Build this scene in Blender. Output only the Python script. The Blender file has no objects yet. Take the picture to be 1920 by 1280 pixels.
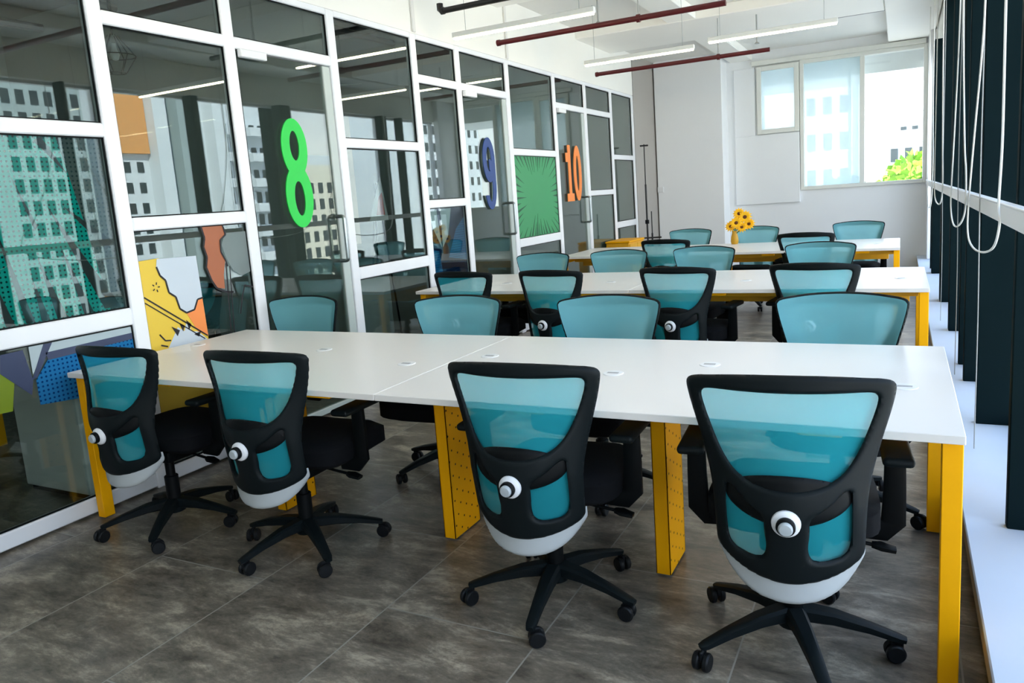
import bpy, bmesh, math, random
import numpy as np
from mathutils import Vector, Matrix

random.seed(7)
PI = math.pi
sc = bpy.context.scene
COL = sc.collection

# ------------------------------------------------------------------ camera
def cam_setup():
    yaw, pitch, roll, f, h, cx, cy = CAMP
    F = Vector((-math.sin(yaw) * math.cos(pitch), math.cos(yaw) * math.cos(pitch), math.sin(pitch)))
    r = Vector((math.cos(yaw), math.sin(yaw), 0)); u = r.cross(F)
    c, s = math.cos(roll), math.sin(roll)
    X = r * c + u * s; Y = r * -s + u * c; Z = -F
    cd = bpy.data.cameras.new('camera'); o = bpy.data.objects.new('camera', cd); COL.objects.link(o)
    M = Matrix((X, Y, Z)).transposed().to_4x4(); M.translation = (0, 0, h)
    o.matrix_world = M
    cd.sensor_fit = 'HORIZONTAL'; cd.sensor_width = 36; cd.lens = f / 1920 * 36
    cd.shift_x = -(cx - 960) / 1920; cd.shift_y = (cy - 640) / 1920
    cd.clip_start = .02; cd.clip_end = 600
    sc.camera = o
CAMP = (0.4690, -0.1570, -0.0690, 1391.05, 1.434, 993.4, 591.2)
cam_setup()

# ------------------------------------------------------------------ light
sc.view_settings.view_transform = 'Standard'; sc.view_settings.look = 'None'
sc.view_settings.gamma = 1; sc.view_settings.use_curve_mapping = False
sc.view_settings.exposure = 0.84
sc.cycles.use_denoising = True
sc.cycles.max_bounces = 14; sc.cycles.transparent_max_bounces = 24; sc.cycles.diffuse_bounces = 7
sc.cycles.sample_clamp_indirect = 12; sc.cycles.caustics_reflective = False; sc.cycles.caustics_refractive = False

w = bpy.data.worlds.new('sky'); sc.world = w; w.use_nodes = True
nt = w.node_tree; nt.nodes.clear()
tc = nt.nodes.new('ShaderNodeTexCoord'); sep = nt.nodes.new('ShaderNodeSeparateXYZ')
nt.links.new(tc.outputs['Generated'], sep.inputs[0])
ramp = nt.nodes.new('ShaderNodeValToRGB')
ramp.color_ramp.elements[0].position = .0; ramp.color_ramp.elements[0].color = (.86, .87, .88, 1)
ramp.color_ramp.elements[1].position = .55; ramp.color_ramp.elements[1].color = (.24, .44, .80, 1)
nt.links.new(sep.outputs['Z'], ramp.inputs[0])
mp = nt.nodes.new('ShaderNodeMapping'); mp.inputs['Scale'].default_value = (2.2, 2.2, 5)
nt.links.new(tc.outputs['Generated'], mp.inputs[0])
nz = nt.nodes.new('ShaderNodeTexNoise'); nz.inputs['Scale'].default_value = 2.0; nz.inputs['Detail'].default_value = 5
nt.links.new(mp.outputs[0], nz.inputs[0])
cr = nt.nodes.new('ShaderNodeValToRGB'); cr.color_ramp.elements[0].position = .47; cr.color_ramp.elements[1].position = .68
nt.links.new(nz.outputs[0], cr.inputs[0])
mx = nt.nodes.new('ShaderNodeMixRGB'); mx.inputs[2].default_value = (1.05, 1.05, 1.05, 1)
nt.links.new(cr.outputs[0], mx.inputs[0]); nt.links.new(ramp.outputs[0], mx.inputs[1])
bg = nt.nodes.new('ShaderNodeBackground'); bg.inputs[1].default_value = 3.1
nt.links.new(mx.outputs[0], bg.inputs[0])
wo = nt.nodes.new('ShaderNodeOutputWorld'); nt.links.new(bg.outputs[0], wo.inputs[0])

def sun():
    l = bpy.data.lights.new('sun', 'SUN'); l.energy = 12.0; l.angle = .01; l.color = (1, .96, .9)
    o = bpy.data.objects.new('sun', l); COL.objects.link(o)
    o.rotation_euler = Vector((-.80, -.75, 1.0)).to_track_quat('Z', 'Y').to_euler(); o.location = (0, 0, 20)
sun()
def portal(name, loc, sx, sy, normal):
    l = bpy.data.lights.new(name, 'AREA'); l.shape = 'RECTANGLE'; l.size = sx; l.size_y = sy; l.cycles.is_portal = True
    o = bpy.data.objects.new(name, l); COL.objects.link(o); o.location = loc
    o.rotation_euler = Vector(normal).to_track_quat('-Z', 'Y').to_euler()
portal('window_portal', (.62, 5.15, 1.55), 14.6, 3.0, (-1, 0, 0))
portal('window_portal', (-.8, 12.75, 2.2), 2.6, 2.2, (0, -1, 0))

# ------------------------------------------------------------------ materials
def srgb(r, g, b):
    f = lambda v: (v / 255) / 12.92 if v / 255 <= .04045 else ((v / 255 + .055) / 1.055) ** 2.4
    return (f(r), f(g), f(b), 1)
MATS = {}
def mat(name, color=(.8, .8, .8, 1), rough=.5, metal=0, spec=.5, noise=None, bump=None, emit=None, alpha=None, coat=0, sheen=0):
    m = bpy.data.materials.new(name); m.use_nodes = True; t = m.node_tree; p = t.nodes['Principled BSDF']
    p.inputs['Base Color'].default_value = color; p.inputs['Roughness'].default_value = rough
    p.inputs['Metallic'].default_value = metal; p.inputs['Specular IOR Level'].default_value = spec
    if coat: p.inputs['Coat Weight'].default_value = coat; p.inputs['Coat Roughness'].default_value = .08
    tcn = t.nodes.new('ShaderNodeTexCoord')
    if noise:
        sca, amt = noise
        n = t.nodes.new('ShaderNodeTexNoise'); n.inputs['Scale'].default_value = sca; n.inputs['Detail'].default_value = 4
        t.links.new(tcn.outputs['Object'], n.inputs[0])
        r = t.nodes.new('ShaderNodeMapRange'); r.inputs[3].default_value = 1 - amt; r.inputs[4].default_value = 1 + amt
        t.links.new(n.outputs[0], r.inputs[0])
        v = t.nodes.new('ShaderNodeVectorMath'); v.operation = 'SCALE'; v.inputs[0].default_value = color[:3]
        t.links.new(r.outputs[0], v.inputs['Scale']); t.links.new(v.outputs[0], p.inputs['Base Color'])
    if bump:
        sca, st = bump
        n = t.nodes.new('ShaderNodeTexNoise'); n.inputs['Scale'].default_value = sca; n.inputs['Detail'].default_value = 3
        t.links.new(tcn.outputs['Object'], n.inputs[0])
        b = t.nodes.new('ShaderNodeBump'); b.inputs['Strength'].default_value = st; b.inputs['Distance'].default_value = .002
        t.links.new(n.outputs[0], b.inputs['Height']); t.links.new(b.outputs[0], p.inputs['Normal'])
    if emit:
        p.inputs['Emission Color'].default_value = emit[0]; p.inputs['Emission Strength'].default_value = emit[1]
    if alpha is not None: p.inputs['Alpha'].default_value = alpha
    MATS[name] = m; return m

mat('white_paint', (.90, .885, .835, 1), .6, noise=(3, .02))
mat('white_paint_cool', (.87, .885, .90, 1), .6, noise=(3, .02))
mat('ceiling_paint', (.90, .885, .84, 1), .7, noise=(2, .02))
mat('slab_paint', (.78, .765, .73, 1), .7, noise=(2, .03))
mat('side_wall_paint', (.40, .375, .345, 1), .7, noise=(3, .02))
mat('frame_white', (.84, .85, .88, 1), .35, noise=(6, .015))
mat('door_stile', (.50, .56, .53, 1), .35)
mat('window_cream', (.80, .81, .76, 1), .4)
mat('table_white', (.80, .765, .725, 1), .28, spec=.25, noise=(1.5, .01))
mat('edge_white', (.74, .76, .74, 1), .4)
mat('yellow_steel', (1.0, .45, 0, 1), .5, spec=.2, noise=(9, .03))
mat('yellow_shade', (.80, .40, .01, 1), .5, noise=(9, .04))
mat('black_plastic', (.004, .007, .008, 1), .5, spec=.16, bump=(700, .1))
mat('dark_plastic', (.002, .003, .0035, 1), .5, spec=.15)
mat('black_fabric', (.003, .0035, .005, 1), .9, spec=.2, bump=(900, .5))
mat('grey_trim', (.44, .47, .48, 1), .5, noise=(40, .03))
mat('knob_white', (.80, .81, .83, 1), .35)
mat('knob_grey', (.42, .46, .48, 1), .4)
mat('caster_black', (.007, .008, .009, 1), .4, spec=.2)
mat('caster_hub', (.10, .11, .11, 1), .35)
mat('steel', (.38, .42, .43, 1), .3, metal=1)
mat('fin_black', (.004, .011, .013, 1), .7, spec=.04, noise=(4, .15))
mat('red_pipe', (.085, .002, .005, 1), .4)
mat('black_pipe', (.006, .006, .006, 1), .45)
mat('wire_grey', (.35, .36, .35, 1), .5)
mat('cable_white', (.80, .80, .76, 1), .5)
mat('lamp_body', (.82, .82, .78, 1), .5)
mat('lamp_glow', (.9, .9, .8, 1), .5, emit=((1, .84, .58, 1), 20.0))
mat('wood', (.50, .25, .10, 1), .5, noise=(14, .2))
mat('ledge_white', (.55, .60, .67, 1), .6, spec=.2, noise=(5, .03))
mat('ledge_edge', (.46, .33, .17, 1), .55, noise=(20, .1))
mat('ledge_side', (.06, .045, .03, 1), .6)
mat('office_ceiling', (.045, .05, .05, 1), .8)
mat('office_wall', (.42, .44, .42, 1), .7, noise=(2, .03))
mat('office_conduit', (.006, .006, .006, 1), .6)
mat('fan_white', (.75, .77, .74, 1), .4)
mat('cabinet_white', (.88, .86, .84, 1), .4, noise=(3, .02))
mat('lime', srgb(20, 205, 70), .45)
mat('digit_blue', srgb(5, 55, 125), .45)
mat('digit_orange', srgb(240, 135, 55), .45)
mat('film_yellow', srgb(225, 190, 60), .5)
mat('film_white', srgb(195, 205, 215), .5)
mat('film_orange', srgb(240, 140, 70), .5)
mat('film_brown', srgb(165, 95, 60), .5)
mat('film_ink', srgb(18, 12, 18), .5)
mat('film_slate', srgb(50, 60, 90), .5)
mat('film_grey', srgb(170, 185, 190), .5)
mat('film_black', (.004, .01, .012, 1), .5)
mat('film_green', srgb(55, 145, 90), .5, noise=(3, .05))
mat('film_dark_green', srgb(15, 75, 45), .5)
mat('film_olive', srgb(110, 130, 15), .5)
mat('paper_white', (.75, .75, .75, 1), .6)
mat('paper_red', srgb(225, 90, 70), .6)
mat('petal', srgb(255, 195, 10), .6, noise=(30, .15))
mat('seed_brown', srgb(90, 45, 10), .8)
mat('stem_green', srgb(70, 110, 25), .6)
mat('vase', srgb(200, 150, 30), .4)
mat('city_white', (.62, .66, .70, 1), .8, noise=(.15, .08))
mat('city_cream', (.66, .62, .52, 1), .8, noise=(.15, .08))
mat('city_grey', (.30, .36, .37, 1), .8, noise=(.2, .1))
mat('city_orange', srgb(215, 150, 85), .7, noise=(1.5, .12))
mat('city_window', (.02, .03, .035, 1), .15)
mat('city_dark', (.05, .06, .07, 1), .5)
mat('leaf', srgb(120, 165, 40), .8, noise=(.8, .3))
mat('leaf_dark', srgb(50, 95, 45), .8, noise=(.8, .3))
mat('bark', (.06, .04, .03, 1), .9)
mat('ground', (.50, .49, .44, 1), .9, noise=(.05, .2))
mat('grommet_white', (.82, .82, .82, 1), .35)
mat('grommet_slot', (.40, .40, .41, 1), .5)

def perforated():
    m = MATS['yellow_steel'].copy(); m.name = 'yellow_perforated'; t = m.node_tree; p = t.nodes['Principled BSDF']; L = t.links.new; N = t.nodes.new
    src = p.inputs['Base Color'].links[0].from_socket
    tcn = N('ShaderNodeTexCoord'); mpn = N('ShaderNodeMapping'); mpn.inputs['Scale'].default_value = (0, 20, 20); mpn.inputs['Rotation'].default_value = (.5, 0, 0); L(tcn.outputs['Object'], mpn.inputs[0])
    fr = N('ShaderNodeVectorMath'); fr.operation = 'FRACTION'; L(mpn.outputs[0], fr.inputs[0])
    ds = N('ShaderNodeVectorMath'); ds.operation = 'DISTANCE'; ds.inputs[1].default_value = (0, .5, .5); L(fr.outputs[0], ds.inputs[0])
    lt = N('ShaderNodeMath'); lt.operation = 'LESS_THAN'; lt.inputs[1].default_value = .095; L(ds.outputs['Value'], lt.inputs[0])
    ge = N('ShaderNodeNewGeometry'); sx = N('ShaderNodeSeparateXYZ'); L(ge.outputs['Normal'], sx.inputs[0])
    ab = N('ShaderNodeMath'); ab.operation = 'ABSOLUTE'; L(sx.outputs['X'], ab.inputs[0]); mu = N('ShaderNodeMath'); mu.operation = 'MULTIPLY'; L(ab.outputs[0], mu.inputs[0]); L(lt.outputs[0], mu.inputs[1])
    mxn = N('ShaderNodeMixRGB'); L(mu.outputs[0], mxn.inputs[0]); L(src, mxn.inputs[1]); mxn.inputs[2].default_value = (.05, .02, .002, 1); L(mxn.outputs[0], p.inputs['Base Color'])
    MATS['yellow_perforated'] = m
perforated()
def floor_mat():
    m = bpy.data.materials.new('floor_tile'); m.use_nodes = True; t = m.node_tree; p = t.nodes['Principled BSDF']; L = t.links.new
    N = lambda k: t.nodes.new(k)
    tcn = N('ShaderNodeTexCoord'); sp = N('ShaderNodeSeparateXYZ'); L(tcn.outputs['Object'], sp.inputs[0])
    def M(op, a, b=None):
        n = N('ShaderNodeMath'); n.operation = op
        for i, v in enumerate((a, b)):
            if v is None: continue
            if isinstance(v, (int, float)): n.inputs[i].default_value = v
            else: L(v, n.inputs[i])
        return n.outputs[0]
    u = M('DIVIDE', M('ADD', sp.outputs['X'], 2.88), .61)
    cu = M('FLOOR', u)
    odd = M('MODULO', M('ABSOLUTE', cu), 2.0)
    v = M('DIVIDE', M('ADD', M('ADD', sp.outputs['Y'], -1.97), M('MULTIPLY', odd, -.61 + 0.06)), 1.22)
    cv = M('FLOOR', v)
    fu, fv = M('FRACT', u), M('FRACT', v)
    du = M('MULTIPLY', M('MINIMUM', fu, M('SUBTRACT', 1.0, fu)), .61)
    dv = M('MULTIPLY', M('MINIMUM', fv, M('SUBTRACT', 1.0, fv)), 1.22)
    g = M('LESS_THAN', M('MINIMUM', du, dv), .0028)
    cmb = N('ShaderNodeCombineXYZ'); L(M('MULTIPLY', cu, 3.7), cmb.inputs[0]); L(M('MULTIPLY', cv, 5.3), cmb.inputs[1])
    va = N('ShaderNodeVectorMath'); va.operation = 'ADD'; L(tcn.outputs['Object'], va.inputs[0]); L(cmb.outputs[0], va.inputs[1])
    mpn = N('ShaderNodeMapping'); mpn.inputs['Scale'].default_value = (1.0, 2.4, 1); mpn.inputs['Rotation'].default_value = (0, 0, .4); L(va.outputs[0], mpn.inputs[0])
    n1 = N('ShaderNodeTexNoise'); n1.inputs['Scale'].default_value = 2.9; n1.inputs['Detail'].default_value = 12; n1.inputs['Roughness'].default_value = .80; n1.inputs['Distortion'].default_value = .25
    L(mpn.outputs[0], n1.inputs[0])
    r1 = N('ShaderNodeValToRGB'); e = r1.color_ramp.elements
    e[0].position = .38; e[0].color = (.070, .058, .046, 1); e[1].position = .63; e[1].color = (.42, .36, .28, 1)
    k = e.new(.52); k.color = (.19, .162, .126, 1)
    L(n1.outputs[0], r1.inputs[0])
    n2 = N('ShaderNodeTexNoise'); n2.inputs['Scale'].default_value = 45; n2.inputs['Detail'].default_value = 4; L(mpn.outputs[0], n2.inputs[0])
    mr = N('ShaderNodeMapRange'); mr.inputs[3].default_value = .8; mr.inputs[4].default_value = 1.2; L(n2.outputs[0], mr.inputs[0])
    sc1 = N('ShaderNodeVectorMath'); sc1.operation = 'SCALE'; L(r1.outputs[0], sc1.inputs[0]); L(mr.outputs[0], sc1.inputs['Scale'])
    mxn = N('ShaderNodeMixRGB'); L(g, mxn.inputs[0]); L(sc1.outputs[0], mxn.inputs[1]); mxn.inputs[2].default_value = (.30, .285, .25, 1)
    L(mxn.outputs[0], p.inputs['Base Color'])
    rr = N('ShaderNodeMapRange'); rr.inputs[3].default_value = .22; rr.inputs[4].default_value = .42; L(n1.outputs[0], rr.inputs[0]); L(rr.outputs[0], p.inputs['Roughness'])
    MATS['floor_tile'] = m
floor_mat()

def glass_mat(name, tint, r0, power=5.0, gain=.94):
    m = bpy.data.materials.new(name); m.use_nodes = True; t = m.node_tree; t.nodes.clear(); N = t.nodes.new; L = t.links.new
    lw = N('ShaderNodeLayerWeight'); lw.inputs[0].default_value = .5
    pw = N('ShaderNodeMath'); pw.operation = 'POWER'; pw.inputs[1].default_value = power; L(lw.outputs['Facing'], pw.inputs[0])
    ma = N('ShaderNodeMath'); ma.operation = 'MULTIPLY_ADD'; ma.inputs[1].default_value = gain; ma.inputs[2].default_value = r0; L(pw.outputs[0], ma.inputs[0])
    ma.use_clamp = True
    tr = N('ShaderNodeBsdfTransparent'); tr.inputs[0].default_value = tint
    gl = N('ShaderNodeBsdfGlossy'); gl.inputs['Roughness'].default_value = 0.0; gl.inputs[0].default_value = (.96, 1, .98, 1)
    mi = N('ShaderNodeMixShader'); L(ma.outputs[0], mi.inputs[0]); L(tr.outputs[0], mi.inputs[1]); L(gl.outputs[0], mi.inputs[2])
    o = N('ShaderNodeOutputMaterial'); L(mi.outputs[0], o.inputs[0]); MATS[name] = m
glass_mat('partition_glass', (.78, .84, .82, 1), .085)
glass_mat('window_glass', (.97, .99, .985, 1), .035)

def sheer(name, color, trans, fac, dots=None):
    """thin translucent sheet: part diffuse colour, part clear; optional halftone dot print"""
    m = bpy.data.materials.new(name); m.use_nodes = True; t = m.node_tree; t.nodes.clear(); N = t.nodes.new; L = t.links.new
    d = N('ShaderNodeBsdfDiffuse'); d.inputs[0].default_value = color
    tl = N('ShaderNodeBsdfTranslucent'); tl.inputs[0].default_value = color
    m1 = N('ShaderNodeMixShader'); m1.inputs[0].default_value = .35; L(d.outputs[0], m1.inputs[1]); L(tl.outputs[0], m1.inputs[2])
    tr = N('ShaderNodeBsdfTransparent'); tr.inputs[0].default_value = trans
    mi = N('ShaderNodeMixShader'); mi.inputs[0].default_value = fac; L(tr.outputs[0], mi.inputs[1]); L(m1.outputs[0], mi.inputs[2])
    out = mi.outputs[0]
    if dots:
        sca, rad, dcol = dots
        tcn = N('ShaderNodeTexCoord'); mpn = N('ShaderNodeMapping'); mpn.inputs['Scale'].default_value = (0, sca, sca); L(tcn.outputs['Object'], mpn.inputs[0])
        fr = N('ShaderNodeVectorMath'); fr.operation = 'FRACTION'; L(mpn.outputs[0], fr.inputs[0])
        ds = N('ShaderNodeVectorMath'); ds.operation = 'DISTANCE'; ds.inputs[1].default_value = (0, .5, .5); L(fr.outputs[0], ds.inputs[0])
        lt = N('ShaderNodeMath'); lt.operation = 'LESS_THAN'; lt.inputs[1].default_value = rad; L(ds.outputs['Value'], lt.inputs[0])
        dd = N('ShaderNodeBsdfDiffuse'); dd.inputs[0].default_value = dcol
        m3 = N('ShaderNodeMixShader'); L(lt.outputs[0], m3.inputs[0]); L(out, m3.inputs[1]); L(dd.outputs[0], m3.inputs[2]); out = m3.outputs[0]
    o = N('ShaderNodeOutputMaterial'); L(out, o.inputs[0]); MATS[name] = m
def mesh_fabric():
    """open-weave chair mesh: paler on the sitter's side, darker on the rear"""
    m = bpy.data.materials.new('teal_mesh'); m.use_nodes = True; t = m.node_tree; t.nodes.clear(); N = t.nodes.new; L = t.links.new
    def side(color, trans, fac):
        d = N('ShaderNodeBsdfDiffuse'); d.inputs[0].default_value = color
        tl = N('ShaderNodeBsdfTranslucent'); tl.inputs[0].default_value = color
        m1 = N('ShaderNodeMixShader'); m1.inputs[0].default_value = .3; L(d.outputs[0], m1.inputs[1]); L(tl.outputs[0], m1.inputs[2])
        tr = N('ShaderNodeBsdfTransparent'); tr.inputs[0].default_value = trans
        mi = N('ShaderNodeMixShader'); mi.inputs[0].default_value = fac; L(tr.outputs[0], mi.inputs[1]); L(m1.outputs[0], mi.inputs[2]); return mi.outputs[0]
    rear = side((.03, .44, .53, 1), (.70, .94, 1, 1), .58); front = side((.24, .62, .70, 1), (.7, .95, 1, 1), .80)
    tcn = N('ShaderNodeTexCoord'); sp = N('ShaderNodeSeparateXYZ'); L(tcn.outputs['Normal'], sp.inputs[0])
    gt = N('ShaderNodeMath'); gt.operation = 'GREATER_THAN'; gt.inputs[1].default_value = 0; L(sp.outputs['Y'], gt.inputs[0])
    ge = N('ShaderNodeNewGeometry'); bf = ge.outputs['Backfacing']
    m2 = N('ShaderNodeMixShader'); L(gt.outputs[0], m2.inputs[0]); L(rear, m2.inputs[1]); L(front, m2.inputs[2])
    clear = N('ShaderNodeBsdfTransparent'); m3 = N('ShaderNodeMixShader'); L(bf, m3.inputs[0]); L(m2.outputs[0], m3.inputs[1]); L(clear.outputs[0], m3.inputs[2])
    o = N('ShaderNodeOutputMaterial'); L(m3.outputs[0], o.inputs[0]); MATS['teal_mesh'] = m
mesh_fabric()
sheer('film_teal', (.01, .66, .58, 1), (.2, .9, .85, 1), .85, (44, .23, (.003, .05, .05, 1)))
sheer('film_mist', (.25, .30, .30, 1), (.9, .95, .95, 1), .5, (44, .20, (.01, .04, .04, 1)))
sheer('film_blue', (.03, .25, .55, 1), (.3, .6, .9, 1), .85, (46, .24, (.004, .04, .15, 1)))
sheer('film_navy', (.015, .04, .12, 1), (.2, .4, .6, 1), .75)
sheer('frosted', (.45, .50, .50, 1), (.9, .95, .95, 1), .45)
sheer('haze_glass', (.70, .80, .84, 1), (.95, 1, 1, 1), .68)

# ------------------------------------------------------------------ mesh helpers
def link(name, me, m=None, parent=None, smooth=True):
    o = bpy.data.objects.new(name, me); COL.objects.link(o)
    if m: me.materials.append(MATS[m])
    if parent is not None: o.parent = parent
    return o
def finish(bm, smooth=35):
    bmesh.ops.recalc_face_normals(bm, faces=bm.faces)
    for f in bm.faces: f.smooth = bool(smooth)
    if smooth:
        a = math.radians(smooth)
        for e in bm.edges:
            if len(e.link_faces) == 2 and e.calc_face_angle(0) > a: e.smooth = False
    me = bpy.data.meshes.new('mesh'); bm.to_mesh(me); bm.free(); return me
def obj(name, bm, m, parent=None, smooth=35):
    return link(name, finish(bm, smooth), m, parent)
def B(): return bmesh.new()
def tag(o, label=None, cat=None, group=None, kind=None):
    if label: o['label'] = label
    if cat: o['category'] = cat
    if group: o['group'] = group
    if kind: o['kind'] = kind
    return o
def thing(name, label, cat, loc=(0, 0, 0), rz=0, group=None):
    o = bpy.data.objects.new(name, None); COL.objects.link(o); o.location = loc; o.rotation_euler = (0, 0, rz); o.empty_display_size = .1
    return tag(o, label, cat, group)
def struct(name, bm, m, parent=None, smooth=0):
    o = obj(name, bm, m, parent, smooth)
    if parent is None: o['kind'] = 'structure'
    return o
def box(bm, x0, x1, y0, y1, z0, z1, bev=0, seg=2, M=None):
    t = bmesh.new(); bmesh.ops.create_cube(t, size=1)
    for v in t.verts: v.co = Vector((x0 + (v.co.x + .5) * (x1 - x0), y0 + (v.co.y + .5) * (y1 - y0), z0 + (v.co.z + .5) * (z1 - z0)))
    if bev: bmesh.ops.bevel(t, geom=list(t.edges), offset=bev, segments=seg, profile=.5, affect='EDGES')
    if M: bmesh.ops.transform(t, matrix=M, verts=t.verts)
    merge(bm, t); return bm
def merge(bm, t):
    mp = {v: bm.verts.new(v.co) for v in t.verts}
    for f in t.faces:
        try: bm.faces.new([mp[v] for v in f.verts])
        except ValueError: pass
    t.free()
def frame_of(d):
    d = d.normalized(); a = Vector((0, 0, 1)) if abs(d.z) < .95 else Vector((1, 0, 0))
    x = d.cross(a).normalized(); return x, d.cross(x).normalized()
def tube(bm, pts, r, n=8, cap=True, closed=False):
    pts = [Vector(p) for p in pts]; k = len(pts); rs = r if isinstance(r, (list, tuple)) else [r] * k
    rings = []; px = None
    for i, p in enumerate(pts):
        if closed: d = pts[(i + 1) % k] - pts[i - 1]
        else: d = pts[min(i + 1, k - 1)] - pts[max(i - 1, 0)]
        d.normalize()
        if px is None: x, y = frame_of(d)
        else:
            x = (px - d * px.dot(d)).normalized(); y = d.cross(x)
        px = x
        rings.append([bm.verts.new(p + x * rs[i] * math.cos(2 * PI * j / n) + y * rs[i] * math.sin(2 * PI * j / n)) for j in range(n)])
    for i in range(k if closed else k - 1):
        a, b = rings[i], rings[(i + 1) % k]
        for j in range(n): bm.faces.new([a[j], a[(j + 1) % n], b[(j + 1) % n], b[j]])
    if cap and not closed: bm.faces.new(rings[0][::-1]); bm.faces.new(rings[-1])
    return bm
def sweep(bm, pts, secs, up=(0, 0, 1)):
    """loft rectangular-ish sections: secs = list of (half_w, half_h)"""
    rings = []; k = len(pts)
    pts = [Vector(p) for p in pts]
    for i, p in enumerate(pts):
        d = (pts[min(i + 1, k - 1)] - pts[max(i - 1, 0)]).normalized(); s = d.cross(Vector(up)).normalized(); u = s.cross(d).normalized()
        a, b = secs[i]; c = .35
        sh = [(-1, -1 + c), (-1, 1 - c), (-1 + c, 1), (1 - c, 1), (1, 1 - c), (1, -1 + c), (1 - c, -1), (-1 + c, -1)]
        rings.append([bm.verts.new(p + s * a * q[0] + u * b * q[1]) for q in sh])
    for i in range(k - 1):
        for j in range(8): bm.faces.new([rings[i][j], rings[i][(j + 1) % 8], rings[i + 1][(j + 1) % 8], rings[i + 1][j]])
    bm.faces.new(rings[0][::-1]); bm.faces.new(rings[-1]); return bm
def lathe(bm, prof, n=24, M=None):
    """profile of (r,z) about z"""
    t = bmesh.new(); rings = []
    for r, z in prof:
        if r < 1e-6: rings.append([t.verts.new((0, 0, z))])
        else: rings.append([t.verts.new((r * math.cos(2 * PI * j / n), r * math.sin(2 * PI * j / n), z)) for j in range(n)])
    for a, b in zip(rings, rings[1:]):
        for j in range(n):
            q = [a[j % len(a)], a[(j + 1) % len(a)], b[(j + 1) % len(b)], b[j % len(b)]]
            q = list(dict.fromkeys(q))
            if len(q) > 2: t.faces.new(q)
    if M: bmesh.ops.transform(t, matrix=M, verts=t.verts)
    merge(bm, t); return bm
def cyl(bm, c, r, h, axis='Z', n=20, bev=0):
    M = Matrix.Translation(c)
    if axis == 'Y': M = M @ Matrix.Rotation(-PI / 2, 4, 'X')
    if axis == 'X': M = M @ Matrix.Rotation(PI / 2, 4, 'Y')
    b = bev
    return lathe(bm, [(0, 0), (r - b, 0), (r, b), (r, h - b), (r - b, h), (0, h)] if b else [(0, 0), (r, 0), (r, h), (0, h)], n, M)
def chaikin(P, it=3):
    P = [np.array(p, float) for p in P]
    for _ in range(it):
        Q = []
        for i in range(len(P)):
            a, b = P[i], P[(i + 1) % len(P)]; Q += [a * .75 + b * .25, a * .25 + b * .75]
        P = Q
    return np.array(P)
def sdf_poly(X, Z, P):
    """signed distance, positive inside"""
    d = np.full(X.shape, 1e9); ins = np.zeros(X.shape, bool); n = len(P)
    for i in range(n):
        ax, az = P[i]; bx, bz = P[(i + 1) % n]; ex, ez = bx - ax, bz - az; L2 = ex * ex + ez * ez
        if L2 < 1e-14: continue
        t = np.clip(((X - ax) * ex + (Z - az) * ez) / L2, 0, 1)
        d = np.minimum(d, np.hypot(X - ax - t * ex, Z - az - t * ez))
        c = ((az > Z) != (bz > Z)); xx = ax + (Z - az) * ex / (ez if abs(ez) > 1e-12 else 1e-12)
        ins ^= c & (X < xx)
    return np.where(ins, d, -d)
def plate(field, x0, x1, z0, z1, h, mapf, T, r=None):
    """solid plate whose outline is field>0; mapf(x,z,t) -> 3d point, t in [-T,T]; r = edge rounding"""
    nx, nz = int(round((x1 - x0) / h)) + 1, int(round((z1 - z0) / h)) + 1
    xs = x0 + np.arange(nx) * h; zs = z0 + np.arange(nz) * h
    X, Z = np.meshgrid(xs, zs, indexing='ij'); F = field(X, Z); F = np.where(np.abs(F) < 1e-5, 1e-5, F)
    bm = bmesh.new(); vf, vb = {}, {}
    def gv(i, j):
        k = (i, j)
        if k not in vf:
            th = T if r is None else T * math.sqrt(max(1 - (1 - min(F[i, j] / r, 1)) ** 2, 0))
            vf[k] = bm.verts.new(mapf(xs[i], zs[j], th)); vb[k] = bm.verts.new(mapf(xs[i], zs[j], -th))
        return k
    edges = set()
    def ev(a, b):
        k = (a, b) if a < b else (b, a)
        if k not in vf:
            fa, fb = F[k[0]], F[k[1]]; t = fa / (fa - fb)
            x = xs[k[0][0]] * (1 - t) + xs[k[1][0]] * t; z = zs[k[0][1]] * (1 - t) + zs[k[1][1]] * t
            if r is None:
                vf[k] = bm.verts.new(mapf(x, z, T)); vb[k] = bm.verts.new(mapf(x, z, -T))
            else: vf[k] = vb[k] = bm.verts.new(mapf(x, z, 0))
        return k
    pos = F > 0
    for i in range(nx - 1):
        for j in range(nz - 1):
            cs = [(i, j), (i + 1, j), (i + 1, j + 1), (i, j + 1)]; s = [pos[c] for c in cs]
            if not any(s): continue
            poly = []; bnd = []
            for a in range(4):
                b = (a + 1) % 4
                if s[a]: poly.append(gv(*cs[a]))
                if s[a] != s[b]: e = ev(cs[a], cs[b]); poly.append(e); bnd.append(e)
            if len(poly) < 3: continue
            try:
                bm.faces.new([vf[k] for k in poly]); bm.faces.new([vb[k] for k in poly][::-1])
            except ValueError: pass
            if r is None and len(bnd) == 2:
                a, b = bnd
                try: bm.faces.new([vf[a], vf[b], vb[b], vb[a]])
                except ValueError: pass
    return bm
def copy_tree(o, parent=None):
    c = o.copy(); COL.objects.link(c); c.parent = parent
    for ch in list(o.children): copy_tree(ch, c)
    return c
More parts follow.
